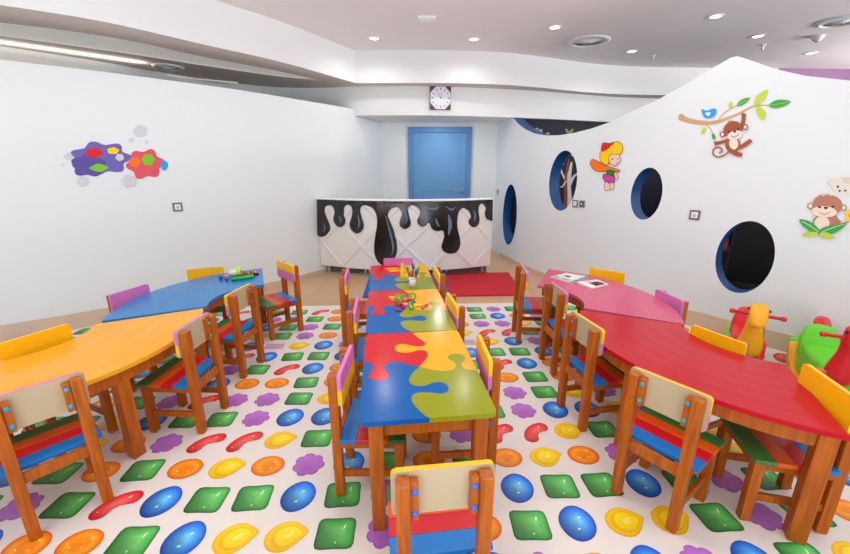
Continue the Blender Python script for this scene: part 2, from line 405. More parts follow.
# ------------------------------------------------------------------ marks painted on walls
def fill(P, step):
    """a flat outline cut into narrow upright strips: points and faces in 2-D"""
    bm = bmesh.new(); vs = [bm.verts.new((p.x, p.y, 0)) for p in P]
    for t in tessellate_polygon([[Vector((p.x, p.y, 0)) for p in P]]):
        try: bm.faces.new([vs[i] for i in t])
        except ValueError: pass
    x = math.ceil(min(p.x for p in P)/step)*step
    while x < max(p.x for p in P):
        bmesh.ops.bisect_plane(bm, geom=bm.verts[:]+bm.edges[:]+bm.faces[:], plane_co=(x, 0, 0), plane_no=(1, 0, 0), dist=1e-5); x += step
    bm.verts.index_update()
    out = [Vector((v.co.x, v.co.y)) for v in bm.verts], [[v.index for v in f.verts] for f in bm.faces]
    bm.free(); return out
class Mural:
    """flat painted shapes laid on an upright curved surface; each shape a hair in front of the last"""
    def __init__(s, Cv, ox, oy, k, off=.004): s.C = Cv; s.o = (ox, oy, k); s.mb = MB(); s.d = off
    def px(s, p): return s.o[0]+p[0]/s.o[2], s.o[1]+p[1]/s.o[2]
    def poly(s, pts, mt, smooth=True, n=5, step=.0005):
        P = [Vector((a, b)) for a, b in pts]
        if smooth: P = spline(P, n, True)
        P, tr = fill(P, 8*s.o[2]/5)
        vs = []
        for p in P:
            q, nn = meet(s.C, *s.px(p)); vs.append(q+nn*s.d)
        s.mb.add(vs, [list(t) for t in tr], mt); s.d += step
    def ell(s, x, y, rx, ry, mt, rot=0, n=24):
        c, d = cos(R(rot)), sin(R(rot))
        s.poly([(x+rx*cos(a)*c-ry*sin(a)*d, y+rx*cos(a)*d+ry*sin(a)*c) for a in [2*pi*i/n for i in range(n)]], mt, False)
    def stroke(s, pts, w, mt, n=6, closed=False):
        P = spline(pts, n, closed)
        if closed: P = P+[P[0]]
        ws = w if isinstance(w, (list, tuple)) else [w]*len(pts)
        L = []; Rr = []; m = len(P)
        for i, p in enumerate(P):
            t = (P[min(i+1, m-1)]-P[max(i-1, 0)])
            if t.length < 1e-6: t = Vector((1, 0))
            t.normalize(); f = i/(m-1)*(len(ws)-1); k = min(int(f), len(ws)-2); ww = (ws[k]+(ws[k+1]-ws[k])*(f-k))/2
            nn = Vector((-t.y, t.x)); L.append(p+nn*ww); Rr.append(p-nn*ww)
        vs = []
        for p in L+Rr:
            q, nn = meet(s.C, *s.px(p)); vs.append(q+nn*s.d)
        s.mb.add(vs, [[i, i+1, m+i+1, m+i] for i in range(m-1)], mt); s.d += .0005
    def build(s, name, label, cat, group=None): return tag(s.mb.build(name), label, cat, group)
def pm(name, rgb): return mat('paint '+name, rgb, .6, .3)
BR = pm('brown', (164, 84, 58)); CR = pm('cream', (238, 222, 204)); TAN = pm('tan', (204, 164, 120)); LG = pm('leaf', (62, 168, 70)); YG = pm('lime', (190, 212, 70))
INK = pm('ink', (40, 34, 34)); SKY = pm('sky', (40, 160, 224)); PWH = pm('white', (242, 242, 242)); PY = pm('yellow', (250, 206, 0)); PR = pm('red', (222, 26, 24)); PO = pm('orange', (244, 118, 26))
SKN = pm('skin', (240, 206, 184)); PG = pm('green', (30, 132, 44)); PM = pm('magenta', (204, 62, 168)); PU = pm('purple', (92, 78, 160)); PU2 = pm('violet', (108, 100, 178)); PK = pm('coral', (222, 84, 104)); BEI = pm('beige', (226, 222, 212)); TN2 = pm('light tan', (216, 206, 186)); PGL = pm('glass green', (120, 196, 40))

m = Mural(RW, 580, 130, 7.915)
def outl(pts, mt, w=3.5):
    m.poly(pts, mt); m.stroke(pts, w, INK, 5, True)
outl([(200, 412), (235, 418), (242, 470), (205, 479), (197, 462)], SKN); outl([(240, 418), (268, 410), (270, 462), (246, 472)], SKN)
outl([(222, 312), (276, 318), (277, 372), (242, 366), (213, 352)], PG)
outl([(188, 352), (215, 352), (270, 370), (277, 406), (262, 418), (248, 410), (236, 424), (222, 410), (207, 412), (186, 385)], PM)
outl([(165, 172), (188, 160), (228, 120), (290, 92), (330, 108), (344, 150), (322, 192), (290, 204), (244, 205), (236, 240), (225, 275), (190, 268), (163, 232)], PY)
outl([(236, 208), (262, 190), (290, 198), (314, 190), (318, 218), (326, 240), (312, 262), (284, 282), (248, 270), (234, 240)], SKN)
outl([(175, 166), (185, 104), (236, 106), (276, 98), (242, 130), (215, 155)], PR)
outl([(85, 262), (103, 232), (150, 248), (215, 283), (265, 300), (322, 320), (300, 334), (250, 316), (190, 328), (138, 326), (104, 302)], PO)
outl([(278, 335), (296, 345), (307, 378), (292, 392), (280, 370)], SKN)
m.ell(264, 230, 5, 7, INK); m.ell(304, 226, 4, 6, INK); m.stroke([(280, 262), (294, 264), (304, 256)], 3, PR)
m.build('wall_sticker', 'painted little girl with yellow hair, red hat and orange scarf on the white wall', 'wall sticker', 'painted figures on the right wall')

m = Mural(RW, 670, 80, 6.154)
m.stroke([(60, 230), (120, 250), (200, 264), (280, 260), (350, 238), (440, 200), (520, 160), (612, 155)], [34, 30, 27, 22, 16, 12, 9, 5], TAN)
m.ell(72, 230, 20, 21, TAN); m.stroke([(300, 244), (340, 200), (380, 175), (416, 155)], 5, TAN); m.stroke([(208, 272), (242, 290), (266, 328)], 5, TAN)
m.poly([(412, 160), (430, 130), (460, 113), (493, 110), (470, 140), (440, 158)], LG); m.poly([(522, 157), (530, 110), (560, 80), (602, 60), (590, 110), (555, 145)], YG)
m.poly([(608, 156), (650, 126), (700, 122), (744, 134), (700, 163), (640, 173)], LG); m.poly([(530, 164), (570, 175), (592, 205), (580, 247), (545, 225)], YG)
m.stroke([(612, 157), (660, 150), (735, 136)], 3, YG, 4); m.stroke([(420, 155), (450, 138), (485, 113)], 3, YG, 4)
m.ell(376, 153, 12, 21, YG, 8); m.ell(210, 312, 11, 23, YG, 30); m.ell(272, 348, 11, 20, LG, -15)
m.poly([(198, 180), (228, 190), (262, 178), (288, 180), (282, 214), (252, 234), (212, 226)], SKY); m.poly([(222, 198), (236, 204), (248, 196), (252, 208), (238, 222), (226, 212)], PWH)
m.stroke([(368, 440), (330, 466), (292, 474), (268, 452), (274, 424), (304, 414), (326, 434), (306, 450)], 9, BR)
m.stroke([(446, 292), (455, 248), (457, 206)], [24, 24, 27], BR); m.stroke([(358, 372), (312, 386), (276, 392)], [20, 20, 26], BR)
m.stroke([(405, 425), (460, 402), (503, 370)], [26, 26, 24], BR); m.stroke([(372, 432), (410, 454), (448, 462)], [26, 28, 26], BR)
m.ell(390, 398, 46, 52, BR, -10); m.ell(396, 392, 28, 36, CR, -5)
for ex, ey in ((327, 335), (468, 290)): m.ell(ex, ey, 16, 18, BR); m.ell(ex, ey, 9, 11, CR)
m.ell(392, 305, 60, 50, BR, -18); m.ell(404, 340, 48, 27, CR, -16); m.stroke([(360, 262), (368, 252), (376, 262), (386, 252), (392, 262)], 4, BR)
m.ell(368, 320, 6, 6, INK); m.ell(425, 300, 6, 6, INK); m.ell(404, 318, 9, 6, INK, -15); m.stroke([(382, 346), (404, 352), (430, 334)], 3, INK)
m.build('wall_sticker', 'brown monkey hanging from a leafy branch with a blue bird on the white wall', 'wall sticker', 'painted figures on the right wall')

m = Mural(RW, 780, 160, 6.157); BR2 = pm('pale brown', (186, 124, 104))
m.ell(318, 140, 24, 21, TN2); m.ell(318, 140, 14, 13, BEI); m.ell(392, 160, 78, 54, BEI, 8); m.ell(425, 126, 44, 20, TN2, 12)
m.ell(357, 164, 7, 7, INK); m.ell(402, 188, 7, 6, INK); m.ell(368, 190, 8, 5, INK)
m.stroke([(330, 350), (352, 380), (372, 388)], [40, 36, 30], BR2); m.ell(268, 385, 66, 50, BR2); m.ell(260, 388, 46, 42, CR)
for ex, ey in ((188, 283), (394, 293)): m.ell(ex, ey, 18, 20, BR2); m.ell(ex, ey, 11, 13, CR)
m.ell(295, 275, 92, 64, BR2, 6); m.ell(274, 318, 78, 34, CR, 4); m.ell(246, 290, 10, 6, INK); m.ell(328, 286, 10, 6, INK); m.ell(284, 294, 13, 7, INK); m.stroke([(244, 322), (276, 334), (312, 320)], 3, INK)
m.stroke([(262, 222), (290, 208), (320, 218)], 9, TN2)
m.stroke([(330, 402), (380, 392), (425, 378)], 9, BR2)
m.poly([(122, 366), (180, 375), (225, 405), (247, 445), (190, 436), (145, 408)], LG); m.poly([(245, 448), (268, 415), (330, 400), (412, 388), (372, 430), (310, 457)], LG)
m.poly([(138, 456), (190, 440), (242, 450), (200, 470), (150, 468)], YG); m.poly([(243, 455), (290, 445), (338, 476), (290, 486)], YG)
m.stroke([(140, 378), (190, 405), (238, 440)], 3, PWH, 4); m.stroke([(255, 445), (320, 418), (395, 394)], 3, PWH, 4)
m.ell(434, 340, 27, 38, PY); m.ell(436, 342, 10, 13, PO)
m.build('wall_sticker', 'pair of painted monkeys, brown and pale, above green leaves at the right edge', 'wall sticker', 'painted figures on the right wall')

m = Mural(LW, 40, 110, 5.273)        # plain splash of colours in place of the painted picture
def splash(cx, cy, rx, ry, lobes, ph, mt, amp=.13):
    m.poly([(cx+rx*(1+amp*cos(lobes*q+ph))*cos(q), cy+ry*(1+amp*cos(lobes*q+ph))*sin(q)) for q in [2*pi*i/36 for i in range(36)]], mt, True, 2)
splash(320, 255, 150, 82, 7, .4, PU2); splash(255, 290, 85, 60, 5, 1.2, PU); splash(555, 285, 92, 74, 6, .9, PK)
splash(285, 225, 44, 24, 5, 0, PR, .08); splash(310, 305, 46, 20, 4, .5, PGL, .08); splash(500, 275, 30, 26, 5, 0, PO, .08); splash(570, 262, 32, 30, 6, 0, PGL, .08); splash(655, 292, 19, 26, 4, 1, SKY, .06)
splash(385, 215, 30, 18, 5, 1, PY, .08); PAL = pm('pale grey', (206, 206, 214))
for x, y, q in ((530, 110, 34), (470, 375, 38), (150, 245, 22), (225, 375, 30), (420, 250, 22), (480, 160, 14), (560, 170, 10), (120, 290, 9)): splash(x, y, q, q*.85, 5, x*.1, PAL, .08)
m.build('wall_mural', 'painted splash of purple, coral and green shapes on the left white wall', 'wall mural')

# tree and flowers painted on the navy wall behind the openings
m = Mural(NAVYC, 490, 100, 3.463)
TW = pm('tree white', (206, 200, 204)); TB = pm('tree brown', (132, 62, 52))
m.stroke([(274, 400), (272, 340), (270, 290), (276, 250), (282, 215)], [26, 22, 18, 12, 6], TW); m.stroke([(272, 300), (290, 265), (312, 250)], [12, 8, 4], TW); m.stroke([(270, 290), (252, 260), (244, 230)], [9, 6, 3], TW)
m.stroke([(258, 400), (262, 330), (262, 270), (272, 205)], [14, 12, 9, 5], TB); m.stroke([(262, 280), (250, 300), (240, 300)], [6, 4, 2], TW)
for x, y in ((285, 190), (300, 215), (250, 220), (245, 250), (310, 230)): m.ell(x, y, 5, 4, TW)
tag(m.mb.build('wall_mural'), 'white and brown tree painted on the navy wall seen through an oval opening', 'wall mural')
m = Mural(NAVYC, 490, 105, 7.083)
for x, y in ((330, 172), (358, 182), (408, 205), (375, 212)): m.ell(x, y, 13, 11, pm('petal', (150, 168, 150)))
m.stroke([(300, 198), (320, 184), (330, 172)], 3, pm('petal', (150, 168, 150))); m.stroke([(335, 205), (350, 192), (358, 182)], 3, pm('petal', (150, 168, 150)))
tag(m.mb.build('wall_mural'), 'pale flowers painted on the navy wall above the dip of the white wall', 'wall mural')
m = Mural(NAVYC, 490, 105, 7.083)
for x, y, r_ in ((545, 185, 60), (575, 185, -50), (560, 195, 10)): m.ell(x, y, 20, 9, pm('leaf dull', (120, 146, 78)), r_)
tag(m.mb.build('wall_mural'), 'green leaves painted on the navy wall right of the pale flowers', 'wall mural')

# sockets and switches
def plate(Cv, u, v, name, label, group, black=False, w=.045):
    q, n = meet(Cv, u, v); t = Vector((-n.y, n.x, 0))
    M = Matrix(((t.x, n.x, 0, 0), (t.y, n.y, 0, 0), (0, 0, 1, 0), (0, 0, 0, 1)))
    e = thing(name, label, name.split('_')[-1], q, 0, group)
    mb = MB(); mb.box(-w, w, 0, .01, -w, w, METAL if black else mat('grey plate', (120, 108, 104), .4), .003, M); mb.build('face_plate', e)
    mb = MB(); mb.box(-w*.62, w*.62, .009, .014, -w*.62, w*.62, WHITE if not black else DARK, .003, M)
    mb.lathe([(0, .003), (w*.36, .003), (w*.38, 0)], M @ Vector((0, .014, 0)), mat('socket insert', (206, 204, 204), .4), 20, M.to_3x3() @ Matrix.Rotation(-pi/2, 3, 'X')); mb.build('socket_insert', e)
plate(LW, 177.5, 207, 'wall_socket', 'single grey framed socket low on the left white wall', 'wall sockets')
plate(RW, 575.4, 203.6, 'wall_switch', 'grey switch left of the pair between two oval openings', 'wall sockets')
plate(RW, 582.4, 204, 'wall_socket', 'dark socket right of the pair between two oval openings', 'wall sockets', True)
plate(RW, 695, 215, 'wall_socket', 'single socket on the right wall above left of the lowest oval opening', 'wall sockets')
plate(RW, 498, 192, 'wall_switch', 'small switch on the right wall beside the counter', 'wall sockets', True)

# clock on the beam
q, n = meet(BEAM, 440.2, 98.3)
ck = thing('wall_clock', 'square wall clock with brown wooden corners and a round white dial', 'clock', q+n*.001, math.atan2(n.y, n.x)+pi/2)
hw = .155; mb = MB(); mb.box(-hw, hw, -.03, 0, -hw*1.03, hw*1.03, mat('clock wood', (96, 58, 34), .4, noise=.2, nscale=20), .004); mb.build('frame', ck)
k = .62*hw; oc = [(hw*.96, -k*.72), (hw*.96, k*.72), (k*.72, hw*.98), (-k*.72, hw*.98), (-hw*.96, k*.72), (-hw*.96, -k*.72), (-k*.72, -hw*.98), (k*.72, -hw*.98)]
mb = MB(); mb.add([(x, -.032, z) for x, z in oc], [list(range(8))], mat('clock dial', (226, 230, 242), .4)); mb.build('dial', ck)
for i in range(12):
    mb = MB(); a = 2*pi*i/12; r0, r1 = .108, .135
    w_ = .006 if i % 3 else .010
    d = Vector((sin(a), 0, cos(a))); e = Vector((cos(a), 0, -sin(a)))
    mb.add([d*r0-e*w_+Vector((0, -.034, 0)), d*r1-e*w_+Vector((0, -.034, 0)), d*r1+e*w_+Vector((0, -.034, 0)), d*r0+e*w_+Vector((0, -.034, 0))], [[0, 1, 2, 3]], mat('numeral grey', (120, 128, 160), .5)); mb.build('hour_mark', ck)
mb = MB(); mb.bar((0, -.037, 0), (-.035, -.037, .065), .007, .003, DARK, 0); mb.bar((0, -.039, 0), (.028, -.039, .055), .007, .003, DARK, 0); mb.lathe([(0, .004), (.009, .003), (.009, 0)], (0, -.037, 0), DARK, 12, Matrix.Rotation(pi/2, 3, 'X')); mb.build('hand', ck)

# ------------------------------------------------------------------ counter
CF = spline([(-1.505, 5.50), (-.9, 5.265), (-.27, 5.175), (.36, 5.245), (.935, 5.46)], 10); ZP = 1.066
SCF = arclen(CF)
PANEL = mat('counter panel white', (232, 231, 228), .45, .4); CHOC = mat('dark chocolate paint', (30, 24, 24), .16, .6)
ct = thing('reception_counter', 'bowed white reception counter with painted chocolate drips before the blue door', 'counter', (-.27, 5.6, 0))
ctl = Vector((-.27, 5.6, 0))
def put(mb, name, parent): return mb.build(name, parent, loc=-ctl)
mb = slabwall(CF, SCF, lambda s, p: ZP, .03, 0, SCF[-1], .06, -1, PANEL, .13)
for p in (CF[0], CF[-1]):
    s_ = 1 if p.x > 0 else -1
    mb.box(min(p.x, p.x-.03*s_), max(p.x, p.x-.03*s_), p.y, 5.65 if s_ > 0 else 5.56, .13, ZP, PANEL)
put(mb, 'panel', ct)
back = [(p.x, p.y) for p in CF]+[(.985, 6.16), (-1.5, 6.16)]
mb = MB(); mb.prism([(p.x, p.y-.012) for p in CF]+[(p.x if p.x > -1.36 else -1.36, p.y+.2) for p in CF[::-1]], ZP, ZP+.013, mat('counter top white', (244, 244, 244), .4), bev=.004); put(mb, 'worktop', ct)
mb = MB(); PL = spline([(-1.45, 5.54), (-.3, 5.39), (.91, 5.56)], 10); PF = spline([(-1.47, 5.51), (-.3, 5.35), (.92, 5.53)], 10); SPF = arclen(PF); SPL = arclen(PL)
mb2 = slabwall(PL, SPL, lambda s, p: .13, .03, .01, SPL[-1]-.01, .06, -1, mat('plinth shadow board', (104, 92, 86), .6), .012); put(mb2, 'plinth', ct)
mb = slabwall(PF, SPF, lambda s, p: .022, .05, .01, SPF[-1]-.01, .06, -1, METAL, .0); 
mb3 = slabwall(PF, SPF, lambda s, p: .13, .05, .01, SPF[-1]-.01, .06, -1, METAL, .112); mb.add(mb3.v, mb3.f, METAL)
for f in (.03, .26, .285, .5, .715, .74, .965):
    p, t = on(PF, SPF, SPF[-1]*f); mb.box(p.x-.018, p.x+.018, p.y+.004, p.y+.045, .02, .115, METAL, .003)
put(mb, 'base_frame', ct)
# lattice mouldings
mb = MB(); zc = .46; Ltot = SCF[-1]
for k in range(-2, 7):
    sc_ = .045+.63*k
    for sg in (1, -1):
        pts = []
        for i in range(41):
            z = .14+.915*i/40; s = sc_+sg*(z-zc)
            if .03 < s < Ltot-.03: pts.append((s, z))
        if len(pts) < 3: continue
        vs = []; fs = []; hw = .036; th = .012+.001*(sg > 0)
        for s, z in pts:
            for ds, hgt in ((-hw, .001), (-hw*.6, th), (hw*.6, th), (hw, .001)):
                p, t = on(CF, SCF, s+ds); nn = Vector((t.y, -t.x)); vs.append((p.x+nn.x*hgt, p.y+nn.y*hgt, z))
        for i in range(len(pts)-1):
            for j in range(3): fs.append([4*i+j, 4*i+j+1, 4*i+4+j+1, 4*i+4+j])
        mb.add(vs, fs, PANEL)
o = put(mb, 'lattice_moulding', ct)
# chocolate drips, raised and rounded
DR = [(68, 116), (68, 190), (66, 245), (78, 268), (98, 268), (118, 252), (123, 228), (110, 195), (100, 165), (106, 148), (124, 143), (136, 152), (141, 172), (136, 200), (146, 222), (162, 232), (178, 226), (185, 206), (180, 178), (180, 152), (192, 141), (206, 146), (213, 165), (208, 195), (201, 222), (212, 246), (230, 257), (250, 248), (259, 225), (250, 190), (244, 162), (252, 146), (272, 145), (294, 154), (309, 180), (312, 220), (304, 270), (300, 320), (308, 358), (330, 384), (355, 388), (378, 370), (392, 335), (392, 295), (382, 250), (366, 210), (357, 180), (366, 160), (385, 150), (402, 156), (412, 176), (406, 200), (403, 222), (414, 235), (430, 238), (446, 226), (448, 206), (441, 180), (438, 155), (452, 143), (472, 148), (486, 166), (482, 186), (474, 204), (479, 220), (492, 229), (508, 226), (519, 214), (527, 224), (536, 240), (556, 248), (572, 245), (581, 250), (582, 266), (577, 290), (572, 312), (584, 332), (610, 339), (636, 330), (648, 302), (646, 270), (637, 232), (638, 190), (646, 164), (662, 154), (682, 166), (690, 184), (682, 208), (688, 226), (704, 232), (720, 222), (726, 200), (722, 166), (726, 142), (738, 137), (748, 150), (748, 178), (754, 196), (768, 203), (780, 200), (781, 118)]
P = [Vector((300+x/4.048, 170+y/4.048)) for x, y in DR]
body = spline(P, 4)
edge = [Vector((P[-1].x+(P[0].x-P[-1].x)*i/30, P[-1].y+(P[0].y-P[-1].y)*i/30-.0)) for i in range(1, 30)]
loop = body+edge
def clampx(p): return Vector((min(max(p.x, 317.4), 492.4), p.y))
loop = [clampx(p) for p in loop]
# widen points give a rounded rim: outline at the surface, outline inset in front
def inset(loop, d):
    out = []; n = len(loop)
    area = sum(loop[i].x*loop[(i+1) % n].y-loop[(i+1) % n].x*loop[i].y for i in range(n))
    sg = 1 if area > 0 else -1
    for i in range(n):
        t = loop[(i+2) % n]-loop[(i-2) % n]
        if t.length < 1e-6: out.append(loop[i].copy()); continue
        t.normalize(); out.append(loop[i]+Vector((-t.y, t.x))*d*sg)
    return out
CFX = [CF[0]+(CF[0]-CF[1])*2]+CF+[CF[-1]+(CF[-1]-CF[-2])*2]
mb = MB(); lay = []
for d, h_ in ((0, .002), (.1, .010), (.3, .016), (.6, .019)):
    ring = []
    for i_, p in enumerate(inset(loop, d)):
        top_ = i_ >= len(body)-2 or i_ < 2
        q, nn = meet(CFX, p.x, p.y); q.z = ZP-.0005 if top_ else min(q.z, ZP-.0005); ring.append(q+nn*h_)
    lay.append(ring)
n = len(loop)
for a, b in zip(lay[:-1], lay[1:]):
    mb.add(a+b, [[i, (i+1) % n, n+(i+1) % n, n+i] for i in range(n)], CHOC, True)
fp, ff = fill(inset(loop, .6), 2.0); cap_ = []
tops = [p for i, p in enumerate(inset(loop, .6)) if i >= len(body)-2 or i < 2]
for p in fp:
    q, nn = meet(CFX, p.x, p.y)
    q.z = ZP-.0005 if any(abs(p.y-t.y) < .35 and abs(p.x-t.x) < 7 for t in tops) else min(q.z, ZP-.0005); cap_.append(q+nn*.019)
mb.add(cap_, ff, CHOC, True)
put(mb, 'chocolate_drip', ct)
# pale highlights painted as streaks on the glossy chocolate
m = Mural(CFX, 300, 170, 4.048, .0205); STK = mat('pale blue highlight paint', (96, 128, 156), .4)
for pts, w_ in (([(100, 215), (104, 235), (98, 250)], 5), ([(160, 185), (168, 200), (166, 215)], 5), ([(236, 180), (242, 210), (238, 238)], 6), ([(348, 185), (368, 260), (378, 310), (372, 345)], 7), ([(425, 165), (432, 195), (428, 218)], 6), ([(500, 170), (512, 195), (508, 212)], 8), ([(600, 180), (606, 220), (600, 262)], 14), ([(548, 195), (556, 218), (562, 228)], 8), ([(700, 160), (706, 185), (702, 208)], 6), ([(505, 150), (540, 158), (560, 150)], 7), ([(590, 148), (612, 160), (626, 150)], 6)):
    m = Mural(CFX, 300, 170, 4.048, .0205); m.stroke(pts, [w_*.3, w_, w_, w_*.3], STK); put(m.mb, 'painted_highlight', ct)

# ------------------------------------------------------------------ play mat printed with sweets
CX0, CY0, CSX, CSY, CYAW = -.3167, 1.3133, .209, .2039, .0478
def cell(i, j):
    a = CX0+i*CSX; b = CY0+j*CSY; return Vector((a*cos(CYAW)-b*sin(CYAW), a*sin(CYAW)+b*cos(CYAW)))
KN = {-1: {4: 'p', 5: 'y', 6: 'b', 7: 'p', 8: 'b', 9: 'g', 10: 'y', -3: 'o', -2: 'r', -1: 'b', 3: 'b'},
0: {-6: 'o', -5: 'o', -4: 'g', -3: 'b', -2: 'y', -1: 'y', 0: 'g', 1: 'p', 2: 'b', 3: 'o', 4: 'g', 5: 'b', 6: 'y', 7: 'y', 8: 'g', 9: 'p', 10: 'g', 11: 'o'},
1: {-7: 'p', -6: 'g', -5: 'r', -4: 'b', -3: 'g', -2: 'g', -1: 'b', 0: 'g', 1: 'p', 2: 'g', 3: 'o', 4: 'b', 5: 'g', 6: 'g', 7: 'b', 8: 'g', 9: 'p', 10: 'g', 11: 'r', 12: 'b'},
2: {-8: 'b', -7: 'g', -6: 'o', -5: 'g', -4: 'o', -3: 'y', -2: 'o', -1: 'p', 0: 'b', 1: 'g', 2: 'o', 3: 'g', 4: 'o', 5: 'y', 6: 'o', 7: 'p', 8: 'b', 9: 'o', 10: 'y', 11: 'o', 12: 'o'},
3: {-7: 'y', -6: 'o', -5: 'p', -4: 'r', -3: 'r', -2: 'y', -1: 'g', 0: 'r', 1: 'g', 2: 'o', 3: 'p', 4: 'r', 5: 'r', 6: 'y', 7: 'g', 8: 'g', 9: 'o', 10: 'y'},
4: {-5: 'g', -4: 'g', -3: 'p', -2: 'b', -1: 'b', 0: 'g', 4: 'g', 5: 'p', 6: 'b', 7: 'b', 8: 'y', 9: 'p'},
5: {-5: 'r', -4: 'p', -3: 'p', -2: 'g', -1: 'y', 0: 'b', 4: 'p', 5: 'p', 6: 'g', 7: 'y', 8: 'p'},
6: {-5: 'b', -4: 'o', -3: 'o', -2: 'g', -1: 'o', 4: 'y', 5: 'o', 6: 'g', 7: 'o', 8: 'y'},
7: {-5: 'p', -4: 'g', -3: 'r', -2: 'b', -1: 'o', 4: 'g', 5: 'r', 6: 'b', 7: 'o'},
8: {-5: 'r', -4: 'b', -3: 'g', -2: 'g', -1: 'b', 4: 'b', 5: 'g', 6: 'g', 7: 'b', 8: 'g'},
9: {-5: 'b', -4: 's', -3: 'y', -2: 'b', -1: 'p', 4: 's', 5: 'y', 6: 'b', 7: 'p'},
10: {-9: 'o', -5: 'y', -4: 'g', -3: 'p', -2: 'o', -1: 'o', 4: 'y', 5: 'r', 6: 'r', 7: 'g'},
11: {-5: 'b', -4: 'g', -3: 'p', -2: 'g', -1: 'b', 4: 'o', 5: 'p', 6: 'p', 7: 'y'},
12: {-5: 'p', -4: 'b', -3: 'g', -2: 'o', -1: 'r', 4: 'o', 5: 'g', 6: 'b', 7: 'o', 8: 'p'},
13: {-6: 'y', -5: 'g', -4: 'g', -3: 'r', -2: 'o', -1: 'p', 4: 'b', 5: 'g', 6: 'p', 7: 'g', 8: 'b'},
14: {-4: 'y', -3: 'y', -2: 'p', -1: 'g', 4: 'g', 5: 'b', 6: 'g', 7: 'y', 8: 'o'}}
def shape(k):
    o = []; N = 32
    if k == 'g':
        for i in range(N):
            a = 2*pi*i/N+pi/4; c, s = cos(a), sin(a); p = 5.0
            r = (abs(c)**p+abs(s)**p)**(-1/p); x, y = r*c, r*s
            o.append((x*.072*(1+.05*y*y)+.006*(1-x*x)*0, y*.061*(1-.10*(1-x*x))))
    elif k == 'b':
        for i in range(N):
            a = 2*pi*i/N; r = 1+.05*cos(2*(a-1.2))+.06*max(0, cos(a-1.35))**10+.05*max(0, cos(a+1.9))**10; o.append((.073*r*cos(a), .066*r*sin(a)))
    elif k == 'o':
        for i in range(N): a = 2*pi*i/N; o.append((.074*cos(a), .054*sin(a)))
    elif k == 'y':
        for i in range(N):
            a = 2*pi*i/N; x = cos(a); o.append((.074*x+.010*max(0, cos(a-.25))**8, .058*sin(a)*(1-.40*max(0, x)**2)+.008*x-.004*(1-x*x)))
    elif k == 'r':
        L = []
        for i in range(9):
            t = -1+2*i/8; L.append((Vector((t*.040+.014*t*t, t*.038-.014*t*t+.006)), .033+.003*abs(t)))
        up, dn = [], []
        for i, (p, w_) in enumerate(L):
            d = (L[min(i+1, 8)][0]-L[max(i-1, 0)][0]).normalized(); n_ = Vector((-d.y, d.x)); up.append(p+n_*w_); dn.append(p-n_*w_)
        d1 = (L[8][0]-L[7][0]).normalized(); d0 = (L[0][0]-L[1][0]).normalized()
        def cap(c, d, w_):
            n_ = Vector((-d.y, d.x)); return [c+(n_*cos(q)+d*sin(q))*w_ for q in [pi*k/8 for k in range(1, 8)]]
        loop_ = up+cap(L[8][0], d1, L[8][1])+dn[::-1]+cap(L[0][0], d0, L[0][1]); o = [(p.x, p.y) for p in loop_]
        o = [(x, y) for x, y in o][::-1]
    elif k == 'p':
        for i in range(70): a = 2*pi*i/70; r = .0565+.0125*abs(cos(3.5*a+.3))**.7+.0015*cos(3*a); o.append((r*1.05*cos(a), r*.95*sin(a)))
    return o
def ctr(pts): return Vector((sum(p[0] for p in pts)/len(pts), sum(p[1] for p in pts)/len(pts)))
INKS = {'g': [(30, 84, 44), (46, 124, 56), (70, 158, 74), (100, 184, 98)], 'b': [(22, 64, 164), (34, 94, 202), (52, 134, 222), (98, 180, 232)],
'o': [(222, 84, 12), (246, 128, 14), (252, 166, 44), (248, 138, 24)], 'y': [(240, 172, 12), (252, 206, 22), (240, 184, 16), (254, 218, 34)],
'r': [(186, 24, 28), (222, 44, 46), (236, 72, 72), (242, 104, 100)], 'p': [(160, 92, 178), (172, 100, 190), (182, 112, 202), (178, 106, 196)]}
RING = {'g': (1, .93, .80, .35), 'b': (1, .88, .62, .2), 'o': (1, .86, .58, .40), 'y': (1, .84, .66, .60), 'r': (1, .86, .6, .25), 'p': (1, .95, .8, .3)}
MV = []; MF = []; MC = []
